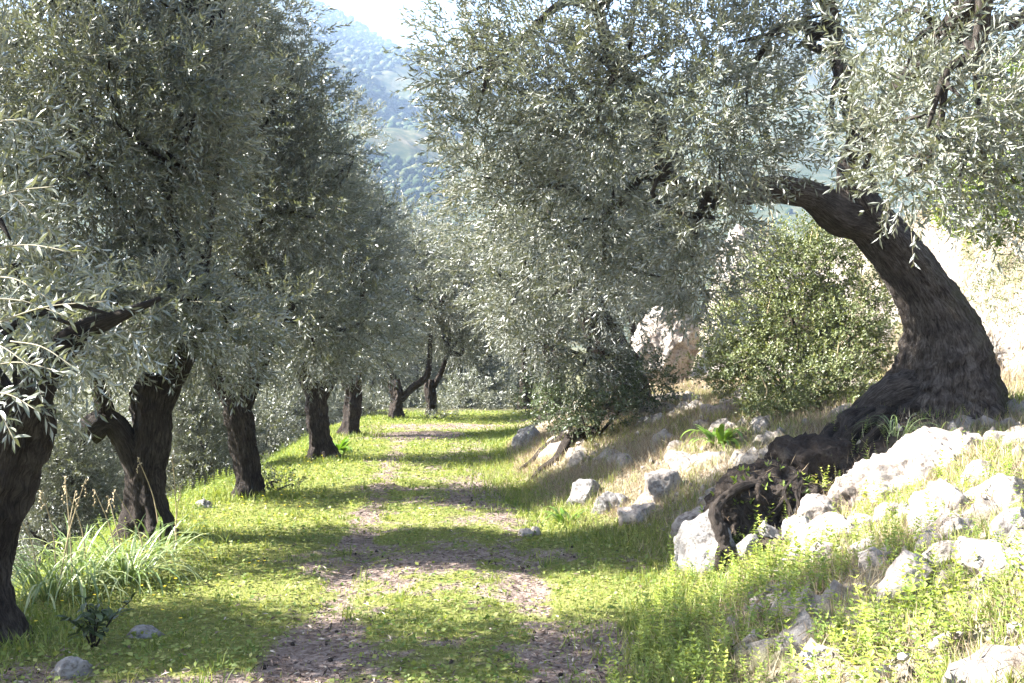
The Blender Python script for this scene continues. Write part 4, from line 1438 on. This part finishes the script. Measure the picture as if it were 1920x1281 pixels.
# the dark sapling at lower left
def build_sapling():
    rs = np.random.RandomState(140)
    x, d = (175 - 960) / F * 5.75, 5.75
    root = empty('sapling', (x, d, hz(x, d)), 'dark-leaved little sapling in shade at lower left', 'sapling')
    me = [None] * 3
    for k in range(3):
        V, Q = leaf6(np.zeros((1, 3)), np.array([[1.0, 0, 0]]), np.array([[0, 0, 1.0]]), np.array([0.065 + 0.012 * k]), np.array([0.034]), 0.15)
        me[k] = build_mesh('leaf', V, Q, {'rnd': np.full(6, 0.3 * k)})
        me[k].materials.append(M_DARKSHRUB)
    for s in range(6):
        e = np.array([rs.normal() * 0.13, rs.normal() * 0.08, 0.14 + 0.14 * rs.rand()])
        t = tube([(0, 0, -0.02), e * 0.5 + [0, 0, 0.03], e], [0.006, 0.004, 0.002], 6, 5)
        st = add_obj('stem', tube_mesh('stem', [t]), M_BARK, root)
        for i in range(13):
            u = 0.3 + 0.7 * i / 12
            o = bpy.data.objects.new('leaf', me[rs.randint(3)])
            COL.objects.link(o)
            o.parent = st
            o.location = tuple(e * u + np.array([0, 0, 0.05 * u * (1 - u)]))
            o.rotation_euler = (rs.normal() * 0.3, rs.normal() * 0.5 - 0.2, rs.rand() * 6.28)
    return root


build_sapling()


# ------------------------------------------------------------------ grass, herbs, straw, litter
def blades(x, y, rs, h, w, lean=0.5, tone=None, simple=False):
    n = len(x)
    z = height(x, y)
    a = rs.rand(n) * 6.283
    b = rs.rand(n) * 6.283
    H = h * (0.5 + 0.9 * rs.rand(n))
    le = lean * rs.rand(n)
    p = np.stack([x, y, z - 0.004], 1)
    s = np.stack([np.cos(a), np.sin(a), np.zeros(n)], 1) * (w * (0.7 + 0.6 * rs.rand(n)))[:, None]
    dirn = np.stack([np.cos(b) * np.sin(le), np.sin(b) * np.sin(le), np.cos(le)], 1)
    mid = p + dirn * (H * 0.55)[:, None]
    d2 = norm(dirn + np.stack([np.cos(b), np.sin(b), -0.3 * np.ones(n)], 1) * (0.5 * rs.rand(n))[:, None])
    tip = mid + d2 * (H * 0.5)[:, None]
    if simple:
        tip = p + norm(dirn + d2) * H[:, None]
        t = rs.rand(n) if tone is None else np.clip(tone + 0.25 * rs.normal(size=n), 0, 1)
        return np.stack([p - s * 0.6, p + s * 0.6, tip], 1).reshape(-1, 3), np.zeros((0, 4), int), np.arange(n * 3).reshape(-1, 3), np.repeat(t, 3)
    V = np.stack([p - s * 0.5, p + s * 0.5, mid + s * 0.35, tip, mid - s * 0.35], 1).reshape(-1, 3)
    o = (np.arange(n) * 5)[:, None]
    Q = o + np.array([0, 1, 2, 4])
    T = o + np.array([4, 2, 3])
    t = rs.rand(n) if tone is None else np.clip(tone + 0.25 * rs.normal(size=n), 0, 1)
    return V, Q, T, np.repeat(t, 5)


def grass_points(n, rs):
    """more blades where the ground is near; denser away from worn earth"""
    y = 4.3 + 21 * rs.rand(n) ** 2.1
    x = -4.3 + rs.rand(n) * (foot(y) + 0.5 + 4.3)
    keep = (np.abs(x) < 0.52 * y + 0.4)
    x, y = x[keep], y[keep]
    D = dirt_mask(x, y)
    dens = fbm2(x, y, 3.0, 3, 12.0)
    keep = rs.rand(len(x)) < np.clip(1.05 - 1.0 * D + 0.5 * dens, 0.03, 1) * (1 - 0.6 * bank_mask(x, y))
    return x[keep], y[keep]


def build_grass():
    rs = np.random.RandomState(200)
    x, y = grass_points(180000, rs)
    lush = fbm2(x, y, 0.8, 3, 20.0)
    hgt = (0.015 + 0.024 * np.clip(lush + 0.25, 0, 1) ** 1.3) * (1 + 0.7 * sstep(-2.4, -3.0, x)) * (1 + 0.02 * y)
    tone = 0.42 + 0.5 * fbm2(x, y, 1.5, 3, 31.0) + 0.12 * dirt_mask(x, y)
    wid = 0.0042 + 0.00035 * y
    nr = y < 8.5
    V, Q, T, r = blades(x[nr], y[nr], rs, hgt[nr], wid[nr], 0.8, tone[nr])
    V2, Q2, T2, r2 = blades(x[~nr], y[~nr], rs, hgt[~nr], wid[~nr], 0.8, tone[~nr], simple=True)
    me = build_mesh('grass', np.concatenate([V, V2]), [Q, np.concatenate([T, T2 + len(V)])], {'rnd': np.concatenate([r, r2])})
    add_obj('grass', me, M_GRASS, kind='stuff', label='short bright green grass covering the track', category='grass')
    xs, ys = [], []
    for t in (T_A, T_B, T_C, T_D, T_E, T_F, T18, T_BIG):
        n = 900
        a = rs.rand(n) * 6.283
        rr = (0.20 if t is not T_BIG else 0.5) + 0.35 * rs.rand(n) ** 1.5
        xs.append(t.location.x + rr * np.cos(a) * 1.2)
        ys.append(t.location.y + rr * np.sin(a))
    n = 9000
    yy = 5 + 16 * rs.rand(n) ** 1.4
    xx = -2.55 - 1.1 * rs.rand(n) + 0.35 * rs.normal(size=n)
    k = fbm2(xx, yy, 1.4, 2, 81.0) > 0.0
    xs.append(xx[k])
    ys.append(yy[k])
    yy = 4.5 + 16 * rs.rand(n) ** 1.4
    xx = foot(yy) + 0.2 * rs.normal(size=n)
    k = fbm2(xx, yy, 1.6, 2, 85.0) > -0.1
    xs.append(xx[k])
    ys.append(yy[k])
    # loose tufts on the track
    for c in range(90):
        cy = 4.4 + 13 * rs.rand() ** 1.6
        cx = -2.6 + rs.rand() * (float(foot(cy)) + 2.6)
        m = rs.randint(12, 34)
        xs.append(cx + 0.035 * rs.normal(size=m))
        ys.append(cy + 0.035 * rs.normal(size=m))
    x, y = np.concatenate(xs), np.concatenate(ys)
    V, Q, T, r = blades(x, y, rs, 0.055 + 0.05 * rs.rand(len(x)), 0.0045 + 0.0003 * y, 0.75, 0.40 + 0.3 * fbm2(x, y, 1.1, 2, 91.0))
    me = build_mesh('tall_grass', V, [Q, T], {'rnd': r})
    add_obj('tall_grass', me, M_GRASS, kind='stuff', label='taller grass at the edges of the track and round the trunks', category='grass')
    # small round herb leaves close to the ground between the blades
    x, y = grass_points(46000, rs)
    z = height(x, y)
    n = len(x)
    d = norm(np.stack([rs.normal(size=n), rs.normal(size=n), 0.35 * np.abs(rs.normal(size=n))], 1))
    nr = norm(np.array([0, 0, 1.0]) + rs.normal(size=(n, 3)) * 0.35)
    nr = norm(nr - d * np.sum(nr * d, 1, keepdims=True))
    L = 0.014 + 0.016 * rs.rand(n)
    V, Q = kite(np.stack([x, y, z + 0.012 + 0.02 * rs.rand(n)], 1), d, nr, L * (1 + 0.04 * y), L * 0.75 * (1 + 0.04 * y), 0.1)
    me = build_mesh('clover', V, Q, {'rnd': np.repeat(np.clip(0.4 + 0.3 * rs.normal(size=n), 0, 0.85), 4)})
    add_obj('clover', me, M_GRASS, kind='stuff', label='small clover leaves low in the grass of the track', category='clover')


build_grass()


def herbs(xs, ys, hs, rs, tone=0.5, leaf=0.03):
    """upright leafy weeds: leaf pairs up a soft stem"""
    n = len(xs)
    zs = height(xs, ys)
    base = np.stack([xs, ys, zs], 1)
    lean = rs.normal(size=(n, 3)) * np.array([0.22, 0.22, 0])
    pos, dd, nn, LL, WW, tt = [], [], [], [], [], []
    a0 = rs.rand(n) * 6.28
    pt = rs.rand(n)
    levels = 8
    for k in range(levels):
        t = (k + 0.7) / levels
        c = base + (np.array([0, 0, 1.0]) + lean) * (hs * t)[:, None]
        for j in range(3):
            a = a0 + k * 2.4 + j * 2.09 + rs.normal(size=n) * 0.3
            el = 0.05 + 0.55 * t + rs.normal(size=n) * 0.25
            d = np.stack([np.cos(a) * np.cos(el), np.sin(a) * np.cos(el), np.sin(el)], 1)
            u = np.stack([-np.cos(a) * np.sin(el), -np.sin(a) * np.sin(el), np.cos(el)], 1)
            s = (1.15 - 0.7 * t) * (0.7 + 0.6 * rs.rand(n)) * np.clip(hs / 0.2, 0.5, 1.5)
            pos.append(c)
            dd.append(d)
            nn.append(u)
            LL.append(leaf * s)
            WW.append(leaf * 0.52 * s)
            tt.append(np.clip(tone + 0.6 * (pt - 0.5) + 0.3 * t - 0.15 + 0.12 * rs.normal(size=n), 0, 1))
    V, Q = kite(*map(np.concatenate, (pos, dd, nn)), np.concatenate(LL), np.concatenate(WW), 0.2)
    return V, Q, np.repeat(np.concatenate(tt), 4)


def build_herbs():
    rs = np.random.RandomState(220)
    # thick weeds in the right foreground and along the foot of the bank
    n = 2900
    y = 3.6 + 4.5 * rs.rand(n)
    u = -0.12 + 2.1 * rs.rand(n) ** 1.1
    x = foot(y) + u
    d1 = fbm2(x, y, 1.7, 3, 41.0)
    keep = rs.rand(n) < np.clip(0.62 + 1.0 * d1 - 0.30 * sstep(0.7, 1.8, u) - 0.5 * sstep(6.6, 7.4, y) * sstep(0.3, 0.8, u), 0.02, 1)
    x, y = x[keep], y[keep]
    V, Q, r = herbs(x, y, (0.05 + 0.19 * rs.rand(len(x)) ** 1.6) * (1 + 0.6 * np.clip(fbm2(x, y, 1.1, 2, 44.0), -0.5, 1)), rs, 0.5, 0.044)
    me = build_mesh('weeds', V, Q, {'rnd': r})
    add_obj('weeds', me, M_HERB, kind='stuff', label='thick yellow-green leafy weeds in the right foreground', category='weeds')
    # thinner cover over the rest of the bank
    n = 7500
    n = 2300
    y = 5.0 + 11 * rs.rand(n) ** 1.15
    x = foot(y) - 0.05 + 4.2 * rs.rand(n) ** 1.2
    keep = (fbm2(x, y, 1.5, 3, 51.0) > -0.06) | ((x - foot(y) < 0.5) & (y > 8.5) & (rs.rand(n) < 0.8))
    x, y = x[keep], y[keep]
    V, Q, r = herbs(x, y, 0.05 + 0.11 * rs.rand(len(x)), rs, 0.5, 0.028)
    me = build_mesh('bank_herbs', V, Q, {'rnd': r})
    add_obj('bank_herbs', me, M_HERB, kind='stuff', label='scattered low green herbs over the stony bank', category='herbs')
    # left slope undergrowth
    n = 1500
    y = 6 + 14 * rs.rand(n)
    x = -3.0 - 2.4 * rs.rand(n) ** 1.3
    V, Q, r = herbs(x, y, 0.06 + 0.14 * rs.rand(n), rs, 0.35, 0.03)
    me = build_mesh('slope_herbs', V, Q, {'rnd': r})
    add_obj('slope_herbs', me, M_HERB, kind='stuff', label='rough herbs on the slope left of the tree row', category='herbs')
    # green grass on the bank
    n = 70000
    y = 3.6 + 11 * rs.rand(n) ** 1.6
    x = foot(y) - 0.1 + 4.6 * rs.rand(n)
    ok = x < 0.5 * y + 0.4
    x, y = x[ok], y[ok]
    k = fbm2(x, y, 1.2, 3, 61.0)
    lg = (ledge(x, y) > 0.35) | (root_earth_shade(x, y) > 0.3)
    keep = (k > -0.12) & ~lg
    V, Q, T, r = blades(x[keep], y[keep], rs, 0.085, 0.0055, 0.8, 0.55)
    me = build_mesh('bank_grass', V, [Q, T], {'rnd': r})
    add_obj('bank_grass', me, M_GRASS, kind='stuff', label='loose green grass growing between the stones of the bank', category='grass')
    keep = (k < 0.12) & ~(lg & (rs.rand(len(x)) < 0.8))
    V, Q, T, r = blades(x[keep], y[keep], rs, 0.10, 0.0042, 1.25, simple=True)
    me = build_mesh('dry_grass', V, [Q, T], {'rnd': r})
    add_obj('dry_grass', me, M_STRAW, kind='stuff', label='bleached dry grass and straw over the bank', category='dry grass')
    n = 110000
    y = 5.5 + 11 * rs.rand(n)
    x = foot(y) + 0.3 + 3.6 * rs.rand(n)
    ok = x < 0.5 * y + 0.3
    x, y = x[ok], y[ok]
    n = len(x)
    keep = (fbm2(x, y, 1.2, 3, 61.0) + 0.3 * rs.normal(size=n)) < 0.15
    keep &= ~(((ledge(x, y) > 0.35) | (root_earth_shade(x, y) > 0.3)) & (rs.rand(n) < 0.85))
    V, Q, T, r = blades(x[keep], y[keep], rs, 0.10, 0.0055, 1.2, simple=True)
    me = build_mesh('bleached_stems', V, [Q, T], {'rnd': r})
    add_obj('bleached_stems', me, M_STRAW, kind='stuff', label='bleached stems over the upper bank behind the rocks', category='dry grass')
    # dry slope at the right edge behind the trunk
    n = 24000
    y = 9.8 + 4.5 * rs.rand(n)
    x = 4.2 + 3.2 * rs.rand(n)
    V, Q, T, r = blades(x, y, rs, 0.13, 0.007, 1.1, simple=True)
    me = build_mesh('slope_straw', V, [Q, T], {'rnd': r})
    add_obj('slope_straw', me, M_STRAW, kind='stuff', label='dry straw on the sunny slope right of the leaning trunk', category='dry grass')


build_herbs()


def build_litter():
    rs = np.random.RandomState(240)
    n = 80000
    y = 4.3 + 17 * rs.rand(n) ** 2
    x = -3.4 + rs.rand(n) * (foot(y) + 4.0)
    D = dirt_mask(x, y)
    keep = rs.rand(n) < 0.03 + 0.5 * D
    x, y = x[keep], y[keep]
    n = len(x)
    z = height(x, y)
    d = norm(np.stack([rs.normal(size=n), rs.normal(size=n), 0.2 * rs.normal(size=n)], 1))
    nr = norm(np.array([0, 0, 1.0]) + rs.normal(size=(n, 3)) * 0.3)
    nr = norm(nr - d * np.sum(nr * d, 1, keepdims=True))
    L = 0.02 + 0.035 * rs.rand(n)
    V, Q = kite(np.stack([x, y, z + 0.006 + 0.006 * rs.rand(n)], 1), d, nr, L, L * 0.28, 0.15)
    tone = np.clip(0.45 + 0.35 * rs.normal(size=n) + 0.35 * fbm2(x, y, 1.5, 2, 71.0), 0, 1)
    me = build_mesh('leaf_litter', V, Q, {'rnd': np.repeat(tone, 4)})
    add_obj('leaf_litter', me, M_LITTER, kind='stuff', label='fallen brown olive leaves on the worn earth of the track', category='leaf litter')
    # clods of dark earth
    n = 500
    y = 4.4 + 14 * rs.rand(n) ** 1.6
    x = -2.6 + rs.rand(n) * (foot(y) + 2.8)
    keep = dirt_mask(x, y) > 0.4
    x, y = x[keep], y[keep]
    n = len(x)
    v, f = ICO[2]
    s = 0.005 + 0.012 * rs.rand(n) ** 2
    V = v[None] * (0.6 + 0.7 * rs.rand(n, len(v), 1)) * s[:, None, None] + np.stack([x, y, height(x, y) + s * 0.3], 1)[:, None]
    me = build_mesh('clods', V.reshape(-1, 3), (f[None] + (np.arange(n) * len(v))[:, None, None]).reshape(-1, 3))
    add_obj('soil_crumbs', me, M_EARTH_SHADE, kind='stuff', label='crumbs of dark earth on the worn track', category='soil')
    # yellow flowers
    n = 130
    y = 6.0 + 9 * rs.rand(n)
    x = -3.0 + 1.3 * rs.rand(n)
    z = height(x, y) + 0.06 + 0.04 * rs.rand(n)
    V, Fq = [], []
    for k in range(6):
        a = k * 1.047
        d = np.tile(np.array([[math.cos(a), math.sin(a), 0.3]]), (n, 1))
        q, fq = kite(np.stack([x, y, z], 1), norm(d), norm(np.tile(np.array([[-0.3 * math.cos(a), -0.3 * math.sin(a), 1.0]]), (n, 1))), np.full(n, 0.013), np.full(n, 0.009), 0.05)
        Fq.append(fq + sum(len(w) for w in V))
        V.append(q)
    me = build_mesh('flowers', np.concatenate(V), np.concatenate(Fq))
    add_obj('yellow_flowers', me, M_FLOWER, kind='stuff', label='tiny yellow flowers scattered in the grass on the left', category='flowers')


build_litter()


# ------------------------------------------------------------------ haze
def build_haze():
    x0, x1, y0, y1, z0, z1 = -4200, 4200, -320, 3000, -60, 490
    v = np.array([(x, y, z) for x in (x0, x1) for y in (y0, y1) for z in (z0, z1)], float)
    f = np.array([(0, 1, 3, 2), (4, 6, 7, 5), (0, 4, 5, 1), (2, 3, 7, 6), (0, 2, 6, 4), (1, 5, 7, 3)])
    m, nt, out = new_mat('haze')
    pv = N(nt, 'ShaderNodeVolumePrincipled')
    pv.inputs['Color'].default_value = (0.50, 0.68, 1.0, 1)
    pv.inputs['Density'].default_value = 0.00030
    pv.inputs['Anisotropy'].default_value = 0.0
    nt.links.new(pv.outputs[0], out.inputs['Volume'])
    me = build_mesh('haze', v, f)
    add_obj('haze', me, m, kind='stuff', label='thin bluish haze in the air', category='haze')


build_haze()
print('TRIS', sum(len(me.loops) - 2 * len(me.polygons) for me in bpy.data.meshes))
